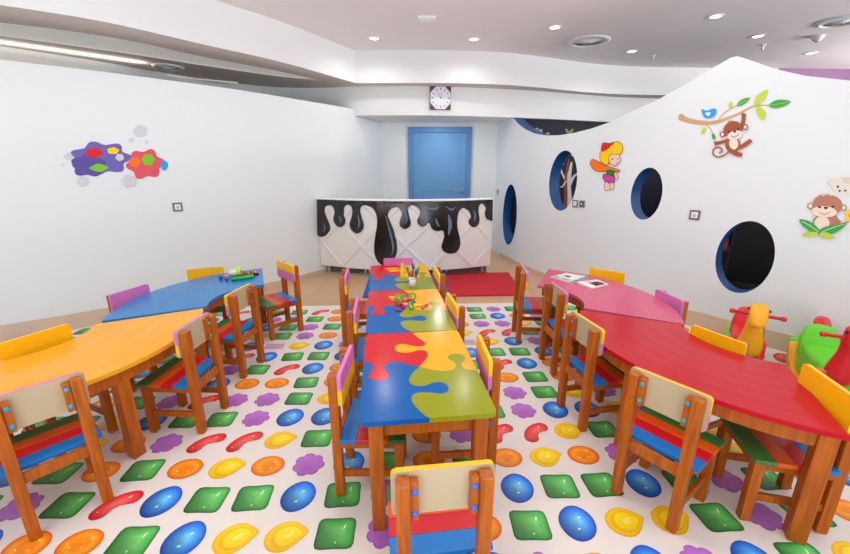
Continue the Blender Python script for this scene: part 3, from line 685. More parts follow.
def ring_candy(k, cpos, rot=0):
    ky = 1.13 if k == 'r' else 1.32 if k in 'go' else 1.25; sh = [(x*1.13, y*ky) for x, y in shape(k)]; c = ctr(sh); n = len(sh); base = len(MV)
    cr, sr = cos(CYAW+rot), sin(CYAW+rot)
    def put_(p, z, col):
        MV.append((cpos.x+p.x*cr-p.y*sr, cpos.y+p.x*sr+p.y*cr, z)); MC.append(lin(col))
    for q, col in zip(RING[k], INKS[k]):
        for x, y in sh:
            p = c+(Vector((x, y))-c)*q
            if k == 'o' and q == .40: p = p+Vector((.004, .002))
            if k == 'y' and q < .7: p = p+Vector((.008, .001))
            side = -.16*(x/.07)*(-1)+.10*(y/.06) if k in 'gb' else .06*(y/.06)
            cc = tuple(max(0, min(255, v*(1+side*.8))) for v in col); put_(p, .0046, cc)
    for r_ in range(3):
        for i in range(n):
            a = base+r_*n+i; b = base+r_*n+(i+1) % n; MF.append([a, b, b+n, a+n])
    MF.append([base+3*n+i for i in range(n)])
    def glint(x, y, rx, ry, a, col=(250, 252, 248)):
        b0 = len(MV)
        for i in range(12):
            t = 2*pi*i/12; p = Vector((x+rx*cos(t)*cos(a)-ry*sin(t)*sin(a), y+rx*cos(t)*sin(a)+ry*sin(t)*cos(a))); put_(p, .0051, col)
        MF.append(list(range(b0, b0+12)))
    if k == 'g': glint(.034, .030, .003, .013, -.25); glint(.006, -.043, .004, .005, 0, (190, 224, 190))
    elif k == 'b': glint(.020, .026, .008, .004, .6); glint(-.004, -.030, .007, .005, .3, (196, 224, 246))
    elif k == 'o': glint(.030, .026, .010, .0035, -.5, (254, 214, 130)); glint(-.030, -.016, .010, .0035, -.6, (254, 208, 120)); glint(.022, -.018, .009, .004, .4, (254, 190, 80))
    elif k == 'y': glint(.012, -.002, .020, .012, .4, (254, 234, 96)); glint(.024, .014, .006, .004, .3, (255, 248, 200))
    elif k == 'r': glint(.046, .036, .009, .003, .8); glint(-.04, -.05, .005, .003, .7, (250, 190, 186))
def stripes(cpos):
    cr, sr = cos(CYAW), sin(CYAW)
    for i in range(5):
        y0 = -.05+.021*i; b0 = len(MV)
        for x, y in ((-.08, y0), (.08, y0), (.08, y0+.011), (-.08, y0+.011)):
            MV.append((cpos.x+x*cr-y*sr, cpos.y+x*sr+y*cr, .0046)); MC.append(lin((188, 120, 186)))
        MF.append([b0, b0+1, b0+2, b0+3])
far0, far1 = Vector((-3.0, 4.03)), Vector((2.25, 4.29))
left = [(p.x+.03, p.y) for p in LW if p.y < 3.9]
right = [(p.x-.03, p.y) for p in RW if p.y < 4.2]
far = lambda x: 4.11+(x+1.35)*.043
mat_poly = [(left[0][0]+.12, far(left[0][0]))]+[q for q in left if q[1] < far(q[0])-.03]+[(left[-1][0], -1), (right[-1][0], -1)]+[q for q in right[::-1] if q[1] < far(q[0])-.03]+[(right[0][0]-.02, far(right[0][0]))]
def inside(p):
    c = False; n = len(mat_poly)
    for i in range(n):
        x0_, y0_ = mat_poly[i]; x1_, y1_ = mat_poly[(i+1) % n]
        if (y0_ > p.y) != (y1_ > p.y) and p.x < (x1_-x0_)*(p.y-y0_)/(y1_-y0_)+x0_: c = not c
    return c
rr = random.Random(3)
for j in range(-6, 16):
    for i in range(-22, 24):
        p = cell(i, j)
        k = KN.get(j, {}).get(i)
        pick = rr.choice('gbpoygbr')
        if k is None: k = pick
        if not inside(p): continue
        if all(inside(p+Vector(d)) for d in ((.09, 0), (-.09, 0), (0, .07), (0, -.07))):
            if k == 's': stripes(p)
            else: ring_candy(k, p, rr.uniform(-.06, .06))
PRINT = bpy.data.materials.new('printed sweets'); PRINT.use_nodes = True; nt = PRINT.node_tree; b = nt.nodes['Principled BSDF']
at_ = nt.nodes.new('ShaderNodeAttribute'); at_.attribute_name = 'print'; nz = nt.nodes.new('ShaderNodeTexNoise'); nz.inputs['Scale'].default_value = 90
tcn = nt.nodes.new('ShaderNodeTexCoord'); mxn = nt.nodes.new('ShaderNodeMix'); mxn.data_type = 'RGBA'; mxn.blend_type = 'SOFT_LIGHT'; mxn.inputs[0].default_value = .35
nt.links.new(tcn.outputs['Object'], nz.inputs['Vector']); nt.links.new(at_.outputs['Color'], mxn.inputs[6]); nt.links.new(nz.outputs['Fac'], mxn.inputs[7]); nt.links.new(mxn.outputs[2], b.inputs['Base Color'])
b.inputs['Roughness'].default_value = .42; b.inputs['Specular IOR Level'].default_value = .35
mm = MB(); mm.prism(mat_poly, 0, .004, mat('white mat vinyl', (232, 226, 220), .42, .35))
nb = len(mm.v); mm.add(MV, MF, PRINT)
mo = mm.build('play_mat'); tag(mo, 'white play mat printed with rows of coloured sweets under all the tables', 'mat')
ca = mo.data.color_attributes.new('print', 'FLOAT_COLOR', 'POINT')
for i in range(len(mo.data.vertices)): ca.data[i].color = (1, 1, 1, 1) if i < nb else MC[i-nb]

# gym mats at the back
def quad_mat(pts, h, mt, label):
    cx = sum(p[0] for p in pts)/4; cy = sum(p[1] for p in pts)/4
    mb = MB(); mb.prism([(x-cx, y-cy) for x, y in pts], 0, h, mt, bev=.004)
    tag(mb.build('floor_mat', loc=(cx, cy, 0)), label, 'mat', 'plain foam mats')
quad_mat([(.27, 4.43), (1.19, 4.47), (1.22, 5.50), (.315, 5.47)], .018, mat('red foam', (196, 30, 48), .6, .3), 'red foam floor mat on the beige tiles right of the puzzle tables')
quad_mat([(-.74, 4.39), (.262, 4.425), (.307, 5.47), (-.79, 5.44)], .018, mat('blue foam', (0, 96, 170), .6, .3), 'blue foam floor mat beyond the far end of the puzzle tables')

# ------------------------------------------------------------------ chairs
def rrect(x0, x1, z0, z1, rad, corners):
    o = []
    for (cx, cz, a0, key) in ((x1, z1, 0, 'tr'), (x0, z1, 90, 'tl'), (x0, z0, 180, 'bl'), (x1, z0, 270, 'br')):
        if key in corners:
            ax = cx-rad if cx == x1 else cx+rad; az = cz-rad if cz == z1 else cz+rad
            for i in range(6): a = R(a0+90*i/5); o.append((ax+rad*cos(a), az+rad*sin(a)))
        else: o.append((cx, cz))
    return o
SH = {}
def chair_mesh(variant, bolt):
    t = thing('childrens_chair', 'x', 'chair', (0, 0, 0), 0, 'wooden childrens chairs')
    mb = MB()
    for (a, b_, mt) in ((.235, .312, S_GREEN), (.165, .235, S_ORANGE), (.094, .165, S_RED), (.022, .094, S_BLUE)):
        mb.box(-.165, .165, a, b_-.0008, .308, .328, mt, .0025)
    if 'seat' in SH: o = bpy.data.objects.new('seat', SH['seat']); C.objects.link(o); o.parent = t
    else: o = mb.build('seat', t); SH['seat'] = o.data
    # backrest: front painted in two bands, back left as cream board
    top, bot = {'A': (P_YEL, P_PINK), 'B': (P_PINK, P_YEL), 'C': (P_YEL, P_YEL), 'D': (P_PINK, P_PINK)}[variant]
    mb = MB()
    for (z0, z1, mt, cs) in ((.568, .645, top, ('tr', 'tl')), (.488, .568, bot, ('bl', 'br'))):
        pl = rrect(-.156, .156, z0, z1, .018, cs); n = len(pl)
        vf = [(x, .042, z) for x, z in pl]; vb = [(x, .024, z) for x, z in pl]
        mb.add(vf, [list(range(n))[::-1]], mt); mb.add(vb, [list(range(n))], P_RAW)
        mb.add(vf+vb, [[i, (i+1) % n, n+(i+1) % n, n+i] for i in range(n)], mt)
    mb.build('backrest', t)
    def part(key, fn):
        nm_ = key.split('.')[0]
        if key not in SH:
            mb = MB(); fn(mb); o = mb.build(nm_, t); SH[key] = o.data
        else:
            o = bpy.data.objects.new(nm_, SH[key]); C.objects.link(o); o.parent = t
        return o
    for s in (-1, 1):
        part('leg.r%d' % s, lambda mb: mb.box(s*.1225-.0205, s*.1225+.0205, -.021, .022, 0, .634, WOOD, .006))
        part('leg.f%d' % s, lambda mb: mb.box(s*.1275-.02, s*.1275+.02, .262, .302, 0, .309, WOOD, .004))
        part('stretcher.%d' % s, lambda mb: mb.box(s*.126-.009, s*.126+.009, .021, .263, .105, .140, WOOD, .003))
        part('apron.%d' % s, lambda mb: mb.box(s*.132-.010, s*.132+.010, .021, .263, .268, .3085, WOOD, .002))
        cl = part('cleat.%d' % s, lambda mb: mb.box(s*.089-.0125, s*.089+.0125, -.006, .0245, .494, .624, WOOD, .003))
        for z in (.520, .598):
            mb = MB(); mb.lathe([(0, .006), (.008, .005), (.0105, 0)], (s*.089, -.006, z), bolt, 14, Matrix.Rotation(pi/2, 3, 'X'))
            mb.build('bolt', cl)
    part('apron.front', lambda mb: mb.box(-.108, .108, .272, .292, .268, .3085, WOOD, .002))
    part('apron.rear', lambda mb: mb.box(-.103, .103, -.010, .012, .262, .3085, WOOD, .002))
    return t
PROTO = {}
def chair(x, y, face, variant, label, group, bolt='B', sc=1):
    key = variant+bolt; z = .0053
    rz = R(face-90)
    if key not in PROTO:
        c = chair_mesh(variant, BOLT_B if bolt == 'B' else BOLT_T); PROTO[key] = c
        c.location = (x, y, z); c.rotation_euler = (0, 0, rz); c.scale = (sc,)*3; c['label'] = label; c['group'] = group; return c
    return dup(PROTO[key], 'childrens_chair', label, (x, y, z), rz, sc, group)
G1 = 'chairs around the puzzle tables'; G2 = 'chairs around the red and pink tables'; G3 = 'chairs around the yellow and blue tables'
w_ = 'wooden child chair '
chair(.058, .925, 97, 'A', w_+'seen from behind at the near end of the puzzle tables', G1)
chair(-.40, 1.63, 0, 'B', w_+'nearest on the left of the puzzle tables, pink topped backrest', G1)
chair(-.480, 2.385, 6, 'B', w_+'with pink topped backrest, second on the left of the puzzle tables', G1)
chair(-.69, 3.16, 6, 'B', w_+'farthest on the left of the puzzle tables', G1)
chair(.325, 1.757, 183, 'A', w_+'with yellow topped backrest, nearest on the right of the puzzle tables', G1)
chair(.215, 2.47, 189, 'A', w_+'with yellow topped backrest, second on the right of the puzzle tables', G1)
chair(.132, 3.25, 187, 'A', w_+'farthest on the right of the puzzle tables beside the red mat', G1)
chair(-.268, 3.835, 273, 'B', w_+'showing only its pink backrest beyond the far puzzle table', G1, sc=.955)
chair(.985, 1.414, 36, 'A', w_+'in front of the red table, nearest, cream back with blue bolts', G2, 'T')
chair(.904, 2.092, 11, 'A', w_+'at the inner edge of the red table with yellow rimmed cream back', G2)
chair(.95, 2.734, 4, 'B', w_+'at the inner edge of the pink table with cream back', G2)
chair(.835, 3.30, -4, 'B', w_+'seen edge on at the far tip of the pink table', G2)
def outer(pl, pr, z, variant, label, group):
    """a chair facing the camera side, set from the two upper corners of its backrest"""
    A = Vector(ground(*pl, z)); B = Vector(ground(*pr, z)); d = (B-A).normalized(); m_ = (A+B)/2
    f = Vector((-d.y, d.x))                      # the chair looks towards f
    if f.dot(-m_) < 0: f = -f
    sc = z/.645; p = m_-f*.042*sc
    chair(p.x, p.y, math.degrees(math.atan2(f.y, f.x)), variant, label, group, sc=sc)
outer((588.5, 268.2), (626.2, 274), .612, 'C', w_+'with yellow backrest behind the pink table near the booklets', G2)
outer((655.2, 289.2), (683, 302.4), .605, 'D', w_+'with pink backrest behind the join of pink and red tables', G2)
outer((688.7, 324.4), (749.6, 346.5), .602, 'C', w_+'yellow backed in the hollow of the red table by the toy horse', G2)
chair(1.712, 1.43, 166, 'C', w_+'at the near end of the red table, green striped seat', G2)
chair(-1.555, 1.373, 141, 'B', w_+'nearest at left with cream back and teal bolts before the yellow table', G3, 'T')
chair(-1.297, 2.074, 177, 'B', w_+'at the bulge of the yellow table with striped seat', G3, 'T')
chair(-1.316, 2.684, 172, 'A', w_+'in the hollow of the blue table with yellow edged cream back', G3)
chair(-1.265, 3.512, 226, 'A', w_+'with yellow and pink front, at the far tip of the blue table', G3)
outer((67, 325), (0, 345), .632, 'C', w_+'with yellow backrest behind the yellow table by the left wall', G3)
outer((150, 284), (108, 296.6), .615, 'D', w_+'with pink backrest behind the blue table by the left wall', G3)
outer((184, 270.6), (225.6, 266.8), .612, 'C', w_+'with yellow backrest behind the blue table near the crayons', G3)

# ------------------------------------------------------------------ curved tables
ZT = .55
def arc_table(cx, cy, a0, a1, mt, label, gmt, tip):
    cx *= 1.008; cy *= 1.008; r1, r2 = .388, .982
    t = thing('curved_table', label, 'table', (cx, cy, .0053), 0, 'curved tables')
    N = 40
    def sector(ra, rb, b0, b1, n=N):
        return [(rb*cos(R(b0+(b1-b0)*i/n)), rb*sin(R(b0+(b1-b0)*i/n))) for i in range(n+1)]+[(ra*cos(R(b1+(b0-b1)*i/n)), ra*sin(R(b1+(b0-b1)*i/n))) for i in range(n+1)]
    mb = MB(); mb.prism(sector(r1, r2, a0, a1), ZT-.024-.0042, ZT-.0042, mt, bev=.003)
    for k in range(1, 6):
        r = r1+(r2-r1)*k/6
        mb.prism(sector(r-.0013, r+.0013, a0+.4, a1-.4), ZT-.0043, ZT-.0040, gmt)
    mb.build('tabletop', t)
    d = math.degrees(.03/r2); q = .035
    mb = MB(); z0, z1 = ZT-.0042-.095, ZT-.0042-.0235
    mb.prism(sector(r2-q-.02, r2-q, a0+3, a1-3), z0, z1, WOOD); mb.prism(sector(r1+q, r1+q+.02, a0+6, a1-6), z0, z1, WOOD)
    for a, sg in ((a0, 1), (a1, -1)):
        e = Vector((cos(R(a)), sin(R(a)), 0)); n_ = Vector((-e.y, e.x, 0))*sg*.045
        p = e*(r1+q)+n_; p2 = e*(r2-q-.01)+n_
        mb.bar(p+Vector((0, 0, (z0+z1)/2)), p2+Vector((0, 0, (z0+z1)/2)), .02, z1-z0, WOOD, .001)
    mb.build('apron', t)
    am = (a0+a1)/2
    for r, a in ((r2-.052, a0+2.6), (r2-.052, a1-2.4), (r1+.05, tip), (r2-.070, am-2.5)):
        mb = MB(); M = Matrix.Translation((r*cos(R(a)), r*sin(R(a)), 0)) @ Matrix.Rotation(R(a), 4, 'Z')
        mb.box(-.031, .031, -.031, .031, 0, z1, WOOD, .005, M); mb.build('leg', t)
    return t
arc_table(-1.185, 2.75, 113.4, 207, TBLUE, 'blue curved childrens table by the left wall with crayons on it', mat('blue groove', (22, 92, 146), .5), 125.4)
arc_table(-2.388, 2.068, -65, 29, TYEL, 'yellow curved childrens table at the left joined to the blue one', mat('yellow groove', (236, 160, 30), .5), -58.5)
arc_table(.765, 2.733, -29.3, 64.8, PINK, 'pink curved childrens table by the right wall with booklets on it', mat('pink groove', (196, 80, 112), .5), 52.8)
arc_table(1.9444, 2.0952, 155.3, 246, TRED, 'red curved childrens table at the right joined to the pink one', mat('red groove', (150, 18, 32), .5), 239)

# ------------------------------------------------------------------ puzzle tables
QX, QY = ground(350+50/4.613, 310+518/4.613, ZT), None
ANG = R(6.6); 
A0 = Vector(ground(360.5, 422.6, ZT))+Vector((-.005, -.004)); UX = Vector((cos(ANG), sin(ANG))); UY = Vector((-sin(ANG), cos(ANG)))
TWD, TLN = .55, .832
def tloc(p):                                # point read off the photo, in the near table's own frame
    q = Vector(ground(350+p[0]/4.613, 310+p[1]/4.613, ZT))-A0; return Vector((q.dot(UX), q.dot(UY)))
def bnd(pts, start=None, end=None):
    P = [tloc(p) for p in pts]
    if start: P[0] = start(P[0])
    if end: P[-1] = end(P[-1])
    return spline(P, 6)
J = tloc((322, 262))
B1 = bnd([(285, 102), (310, 125), (343, 148), (345, 162), (322, 170), (280, 165), (245, 157), (215, 164), (207, 180), (224, 194), (270, 197), (320, 186), (352, 191), (358, 214), (337, 243), (322, 262)], start=lambda p: Vector((p.x, TLN)))
B2 = bnd([(66, 243), (95, 243), (108, 260), (100, 284), (86, 304), (96, 320), (130, 326), (168, 320), (179, 300), (163, 276), (161, 257), (185, 243), (222, 240), (270, 251), (322, 262)], start=lambda p: Vector((0, p.y)))
B3 = bnd([(322, 262), (370, 274), (430, 281), (474, 275), (488, 257), (480, 240), (456, 228), (453, 212), (476, 203), (510, 205), (531, 218), (530, 235), (516, 248), (520, 263), (545, 275), (585, 277)], end=lambda p: Vector((TWD, p.y)))
B4 = bnd([(322, 262), (290, 290), (272, 322), (285, 344), (318, 351), (350, 348), (390, 334), (430, 336), (454, 355), (450, 378), (420, 387), (370, 381), (320, 381), (287, 396), (288, 427), (320, 465), (350, 490), (370, 514)], end=lambda p: Vector((p.x, 0)))
cr_ = .03
def corner(cx, cy, a0):
    return [Vector((cx+cr_*cos(R(a0+90*i/6)), cy+cr_*sin(R(a0+90*i/6)))) for i in range(7)]
cNL = corner(cr_, cr_, 180); cNR = corner(TWD-cr_, cr_, 270); cFR = corner(TWD-cr_, TLN-cr_, 0); cFL = corner(cr_, TLN-cr_, 90)
PIECES = [(B1[:-1]+B2[::-1]+cFL[::-1], RED), (B1[::-1][:-1]+cFR[::-1]+B3[::-1][:-1]*1, YEL), (B2[:-1]+B4+cNL[::-1], BLUE), (B3[:-1]+[B3[-1]]+cNR[::-1]+B4[::-1][:-1], OLIVE)]
PT = [];
for k in range(3):
    org = A0+UY*(TLN+.004)*k
    lab = ('nearest of the three puzzle painted tables in a row, clear of objects', 'middle puzzle painted table, coloured plastic toy links on it', 'farthest puzzle painted table of the row, pencil cup standing on it')[k]
    if k == 0:
        t = thing('puzzle_table', lab, 'table', (org.x, org.y, .0053), ANG, 'puzzle tables')
        mb = MB()
        for poly, mt in PIECES: mb.prism([(p.x, p.y) for p in poly], ZT-.026, ZT-.0042, mt)
        mb.build('tabletop', t)
        mb = MB(); i_ = .045; z0, z1 = ZT-.105, ZT-.0265
        mb.box(i_, TWD-i_, i_, i_+.02, z0, z1, WOOD, .002); mb.box(i_, TWD-i_, TLN-i_-.02, TLN-i_, z0, z1, WOOD, .002)
        mb.box(i_, i_+.02, i_+.02, TLN-i_-.02, z0, z1, WOOD, .002); mb.box(TWD-i_-.02, TWD-i_, i_+.02, TLN-i_-.02, z0, z1, WOOD, .002)
        mb.build('apron', t)
        for x, y in ((.062, .036), (TWD-.062, .036), (.062, TLN-.036), (TWD-.062, TLN-.036)):
            mb = MB(); mb.box(x-.029, x+.029, y-.029, y+.029, 0, z1, WOOD, .005); mb.build('leg', t)
        T0 = t
    else: t = dup(T0, 'puzzle_table', lab, (org.x, org.y, .0053), ANG)

# ------------------------------------------------------------------ things on the tables
def oz(u, v): x, y = ground(u, v, ZT); return Vector((x, y, ZT))
PGRN = mat('bright green plastic', (36, 190, 60), .3); PYEL = mat('bright yellow plastic', (246, 220, 20), .3); PORG = mat('bright orange plastic', (240, 90, 20), .3); PBLU = mat('bright blue plastic', (24, 110, 190), .3); PRED = mat('bright red plastic', (214, 30, 34), .3); PPNK = mat('pale pink plastic', (236, 170, 186), .35); PLIM = mat('lime plastic', (190, 232, 80), .35)
# pencil cup
q = oz(412.5, 287.5)
cup = thing('pencil_cup', 'white pencil cup with dark dots on the farthest puzzle table', 'cup', q)
mb = MB(); mb.lathe([(0, 0), (.026, 0), (.0295, .095), (.027, .095), (.0245, .006), (0, .006)], (0, 0, 0), mat('cup white', (236, 238, 242), .35), 28); mb.build('body', cup)
mb = MB(); rnd = random.Random(5)
for i in range(36):
    a = rnd.uniform(0, 2*pi); z = rnd.uniform(.008, .086); r_ = .0263+.0035*z/.095
    M = Matrix.Rotation(a, 3, 'Z') @ Matrix.Rotation(pi/2, 3, 'Y'); mb.lathe([(0, .0012), (.0038, .001), (.004, -.001)], (r_*cos(a), r_*sin(a), z), mat('dot', (50, 60, 130) if i % 2 else (190, 60, 70), .4) if i < 1 else (MATS['dot'] if i % 2 else mat('dot red', (190, 60, 80), .4)), 8, M)
mb.build('dot_pattern', cup)
def pen(x, y, tx, ty, L, r_, mt, tip, label, head=0):
    t = thing('pen', label, 'pen', q+Vector((x*.8, y*.8, .008)), 0, 'pens in the cup')
    d = Vector((tx*.75, ty, 1)).normalized(); L *= 1.22; r_ *= .85
    mb = MB(); mb.tube([Vector((0, 0, 0)), d*L*.62, d*L*.64, d*L], [r_*.8, r_*.8, r_, r_], mt, 10); mb.build('barrel', t)
    mb = MB(); mb.tube([d*L*.9, d*(L+.004), d*(L+.022)], [r_*1.15+head, r_*1.15+head, r_*.6+head*.6], tip, 10); mb.build('cap', t)
pen(-.012, .004, -.28, .05, .125, .009, PGRN, PGRN, 'green pen leaning left in the cup', .004)
pen(.000, .012, .02, .1, .145, .007, PBLU, PBLU, 'blue pen upright in the middle of the cup', .003)
pen(.006, -.004, .06, .0, .135, .007, PGRN, PBLU, 'green pen with blue cap in the cup', .003)
pen(-.004, -.012, -.10, -.1, .10, .010, PORG, PORG, 'short orange pen at the front of the cup', .004)
pen(.012, .006, .36, .1, .125, .009, mat('teal plastic', (16, 110, 130), .3), PGRN, 'teal pen leaning right in the cup', .003)
pen(.010, -.010, .22, -.12, .11, .008, PRED, PBLU, 'red pen at the right front of the cup', .003)
# glue bottle / tall yellow toy
q2 = oz(402.5, 278.5)
t = thing('yellow_bottle', 'tall thin yellow bottle beside the pencil cup', 'bottle', q2)
mb = MB(); mb.lathe([(0, 0), (.017, 0), (.019, .012), (.017, .09), (.012, .105)], (0, 0, 0), PYEL, 20); mb.build('body', t)
mb = MB(); mb.lathe([(.013, .104), (.015, .11), (.014, .125), (.006, .14), (0, .142)], (0, 0, 0), mat('deep yellow', (236, 190, 10), .3), 20); mb.build('cap', t)
# toy links
def ringtoy(u, v, mt, tilt, rz, label, r_=.022):
    p = oz(u, v); t = MB(); M = (Matrix.Rotation(rz, 3, 'Z') @ Matrix.Rotation(tilt, 3, 'X'))
    h = r_*abs(sin(tilt))+.007
    t.torus((0, 0, h), r_, .007, mt, M)
    tag(t.build('toy_ring', loc=p), label, 'toy', 'plastic toy links')
def bartoy(u0, v0, u1, v1, mt, label, bulge=.02):
    a = oz(u0, v0); b = oz(u1, v1); m_ = (a+b)/2; d = (b-a); n_ = Vector((-d.y, d.x, 0)).normalized()
    t = MB(); pts = spline([Vector((0, 0, .008)), m_-a+n_*bulge+Vector((0, 0, .012)), b-a+Vector((0, 0, .008))], 6); t.tube(pts, .008, mt, 8)
    for e in (pts[0], pts[-1]): t.lathe([(0, -.008), (.012, -.006), (.012, .006), (0, .008)], e, mt, 12)
    tag(t.build('toy_link', loc=a), label, 'toy', 'plastic toy links')
ringtoy(398.4, 302, PGRN, 1.2, .3, 'green toy ring at the left of the toy links'); ringtoy(404, 300.5, PGRN, 1.0, 1.2, 'green toy ring in the middle of the toy links')
ringtoy(412.5, 299.5, PGRN, 1.1, .2, 'green toy ring at the far right of the toy links'); ringtoy(411, 309.5, PGRN, 1.2, .9, 'green toy ring nearest the camera among the toy links')
bartoy(396.5, 300, 398.5, 306, PRED, 'red curved toy link on the left'); bartoy(398, 305.5, 403, 309, mat('dark red plastic', (120, 20, 40), .3), 'dark red toy link in front of the pink plate')
bartoy(405, 301.5, 411, 300, PORG, 'orange toy link between two green rings', .01); bartoy(390.5, 298.5, 396, 300.5, PYEL, 'yellow toy link lying on the red puzzle piece', .006)
bartoy(412.5, 308.5, 421, 306.5, PYEL, 'yellow toy link at the right of the toys', .008); bartoy(423, 309, 426.5, 306, mat('magenta plastic', (226, 60, 140), .3), 'small magenta toy link at the right end', .006)
bartoy(409, 305, 414, 302.5, PBLU, 'blue toy link behind the pink plate', .006); bartoy(396.5, 311, 401, 311.5, mat('purple plastic', (130, 60, 160), .3), 'small purple toy link at the near left', .004)
p = oz(406.5, 304.6); mb = MB(); mb.prism([(-.036, -.012), (.028, -.022), (.036, .016), (-.02, .022)], .0005, .008, PPNK, bev=.002); tag(mb.build('toy_plate', loc=p), 'flat pale pink toy piece among the green rings', 'toy', 'plastic toy links')
# yellow pencil on far table
a = oz(384.5, 269.8); b_ = oz(399, 269.6); mb = MB(); d = b_-a
mb.tube([Vector((0, 0, .009)), d*.12+Vector((0, 0, .009)), d+Vector((0, 0, .009))], [.002, .009, .009], mat('orange felt pen', (246, 170, 60), .4), 10)
tag(mb.build('felt_pen', loc=a), 'yellow felt pen lying on the red piece of the farthest puzzle table', 'pen')

# booklets on the pink table
def booklet(pts, h, cover, label, deco):
    P = [oz(*p) for p in pts]; c = sum(P, Vector())/4
    e = thing('booklet', label, 'book', (c.x, c.y, ZT), 0, 'booklets on the pink table')
    L = [(p.x-c.x, p.y-c.y) for p in P]
    mb = MB(); mb.prism([(x*.985, y*.985) for x, y in L], .0005, h-.0012, mat('paper', (240, 238, 230), .6)); mb.build('pages', e)
    mb = MB(); mb.prism(L, h-.0012, h, cover); 
    def P2(s, t): 
        a = Vector(L[0]).lerp(Vector(L[1]), s); b = Vector(L[3]).lerp(Vector(L[2]), s); q = a.lerp(b, t); return (q.x, q.y, h+.0004)
    for s0, s1, t0, t1, mt in deco: mb.add([P2(s0, t0), P2(s1, t0), P2(s1, t1), P2(s0, t1)], [[0, 1, 2, 3]], mt)
    mb.build('cover', e)
def pb(n, c): return mat('print '+n, c, .4)
booklet([(550, 277.5), (572, 284), (589.5, 278), (566.5, 273.8)], .010, pb('pale green cover', (206, 218, 208)), 'pale booklet with a teal spine on the pink table',
    [(.88, 1, .0, 1, pb('teal', (16, 140, 140))), (.1, .75, .3, .8, pb('cover white', (228, 232, 226))), (.05, .3, .05, .25, pb('mustard', (190, 140, 60))), (.4, .8, .06, .22, pb('grey', (150, 160, 165))), (.25, .5, .45, .62, pb('cover blue', (150, 186, 200)))])
booklet([(576.5, 283.2), (592, 289.5), (608.5, 285.5), (597, 280.8)], .012, pb('white cover', (240, 236, 236)), 'white booklet with a small colour picture on the pink table',
    [(.3, .9, .32, .88, pb('photo brown', (150, 110, 90))), (.38, .55, .45, .75, pb('photo orange', (220, 140, 60))), (.6, .82, .4, .6, pb('photo dark', (60, 60, 80))), (.62, .85, .65, .85, pb('photo pink', (206, 120, 130))), (.08, .22, .3, .8, pb('text grey', (180, 180, 186)))])
# crayons and modelling clay on the blue table
tr0 = oz(238, 277.2)
tray_a = oz(239.5, 277.6); tray_b = oz(258.8, 275.2); d = (tray_b-tray_a); ux = d.normalized(); uy = Vector((-ux.y, ux.x, 0)); ang = math.atan2(ux.y, ux.x)
t = thing('crayon_tray', 'black tray holding a row of brown crayons on the blue table', 'tray', tray_a, ang)
L_ = d.length
mb = MB(); mb.box(0, L_, 0, .125, .001, .006, BLACK, .002); mb.box(0, L_, 0, .006, .006, .018, BLACK, .002); mb.box(0, L_, .119, .125, .006, .018, BLACK, .002); mb.box(0, .006, 0, .125, .006, .018, BLACK, .002); mb.box(L_-.006, L_, 0, .125, .006, .018, BLACK, .002); mb.build('base', t)
CRY = [(190, 110, 60), (150, 84, 50), (206, 128, 80), (170, 92, 58), (214, 140, 96)]
for i in range(5):
    x = .02+(L_-.04)*i/4; p = tray_a+ux*x+uy*.012+Vector((0, 0, .0065)); mb = MB()
    mb.tube([Vector((0, 0, .013)), Vector((0, .074, .013)), Vector((0, .076, .013)), Vector((0, .098, .013))], [.013, .013, .010, .004], mat('crayon %d' % i, CRY[i], .45), 12)
    o = mb.build('crayon', loc=p); o.rotation_euler = (0, 0, ang)
    tag(o, ('brown crayon at the left end of the black tray', 'dark brown crayon second from the left in the black tray', 'tan crayon in the middle of the black tray', 'brown crayon second from the right in the black tray', 'pale tan crayon at the right end of the black tray')[i], 'crayon', 'crayons in the tray')
a = oz(231.5, 281.2); b_ = oz(253.5, 278.0); d = b_-a; ang2 = math.atan2(d.y, d.x)
t = thing('marker', 'thick bright green marker in front of the crayon tray', 'marker', a, ang2); L_ = d.length
mb = MB(); mb.tube([(0.035, 0, .017), (L_, 0, .017), (L_+.004, 0, .017)], [.017, .017, .012], PGRN, 16); mb.build('barrel', t)
mb = MB(); mb.tube([(0, 0, .017), (.002, 0, .017), (.036, 0, .017), (.038, 0, .017)], [.013, .019, .019, .016], mat('deep green plastic', (20, 160, 50), .3), 16); mb.build('cap', t)
p = oz(234, 276.2); t = thing('clay_pot', 'lime lidded pot lying beside the crayon tray', 'pot', p, .3)
mb = MB(); mb.tube([(-.035, 0, .032), (.03, 0, .032)], [.028, .032], mat('pot white', (226, 232, 210), .4), 24); mb.build('body', t)
mb = MB(); mb.tube([(.03, 0, .0345), (.055, 0, .0345), (.058, 0, .0345)], [.0345, .0345, .03], PLIM, 24); mb.build('lid', t)
t2 = thing('clay_pot', 'lime lidded pot standing behind the green marker', 'pot', oz(237.5, 273.5), 0)
mb = MB(); mb.lathe([(0, 0), (.03, 0), (.033, .03)], (0, 0, 0), mat('pot white', (226, 232, 210), .4), 24); mb.build('body', t2)
mb = MB(); mb.lathe([(.033, .03), (.037, .03), (.037, .05), (.032, .054), (0, .054)], (0, 0, 0), PLIM, 24); mb.build('lid', t2)
def clay(u, v, r_, mt, label):
    bm = bmesh.new(); bmesh.ops.create_icosphere(bm, subdivisions=3, radius=r_); rn = random.Random(int(u))
    ph = [rn.uniform(0, 6) for _ in range(3)]
    for vv in bm.verts: vv.co *= 1+.06*sin(90*vv.co.x+ph[0])+.06*sin(80*vv.co.y+ph[1]); vv.co.z = vv.co.z*.85+r_*.92
    z0 = min(v_.co.z for v_ in bm.verts)
    for vv in bm.verts: vv.co.z -= z0
    mb = MB(); mb.bm(bm, mt, True); tag(mb.build('clay_ball', loc=oz(u, v)), label, 'clay ball', 'lumps of modelling clay')
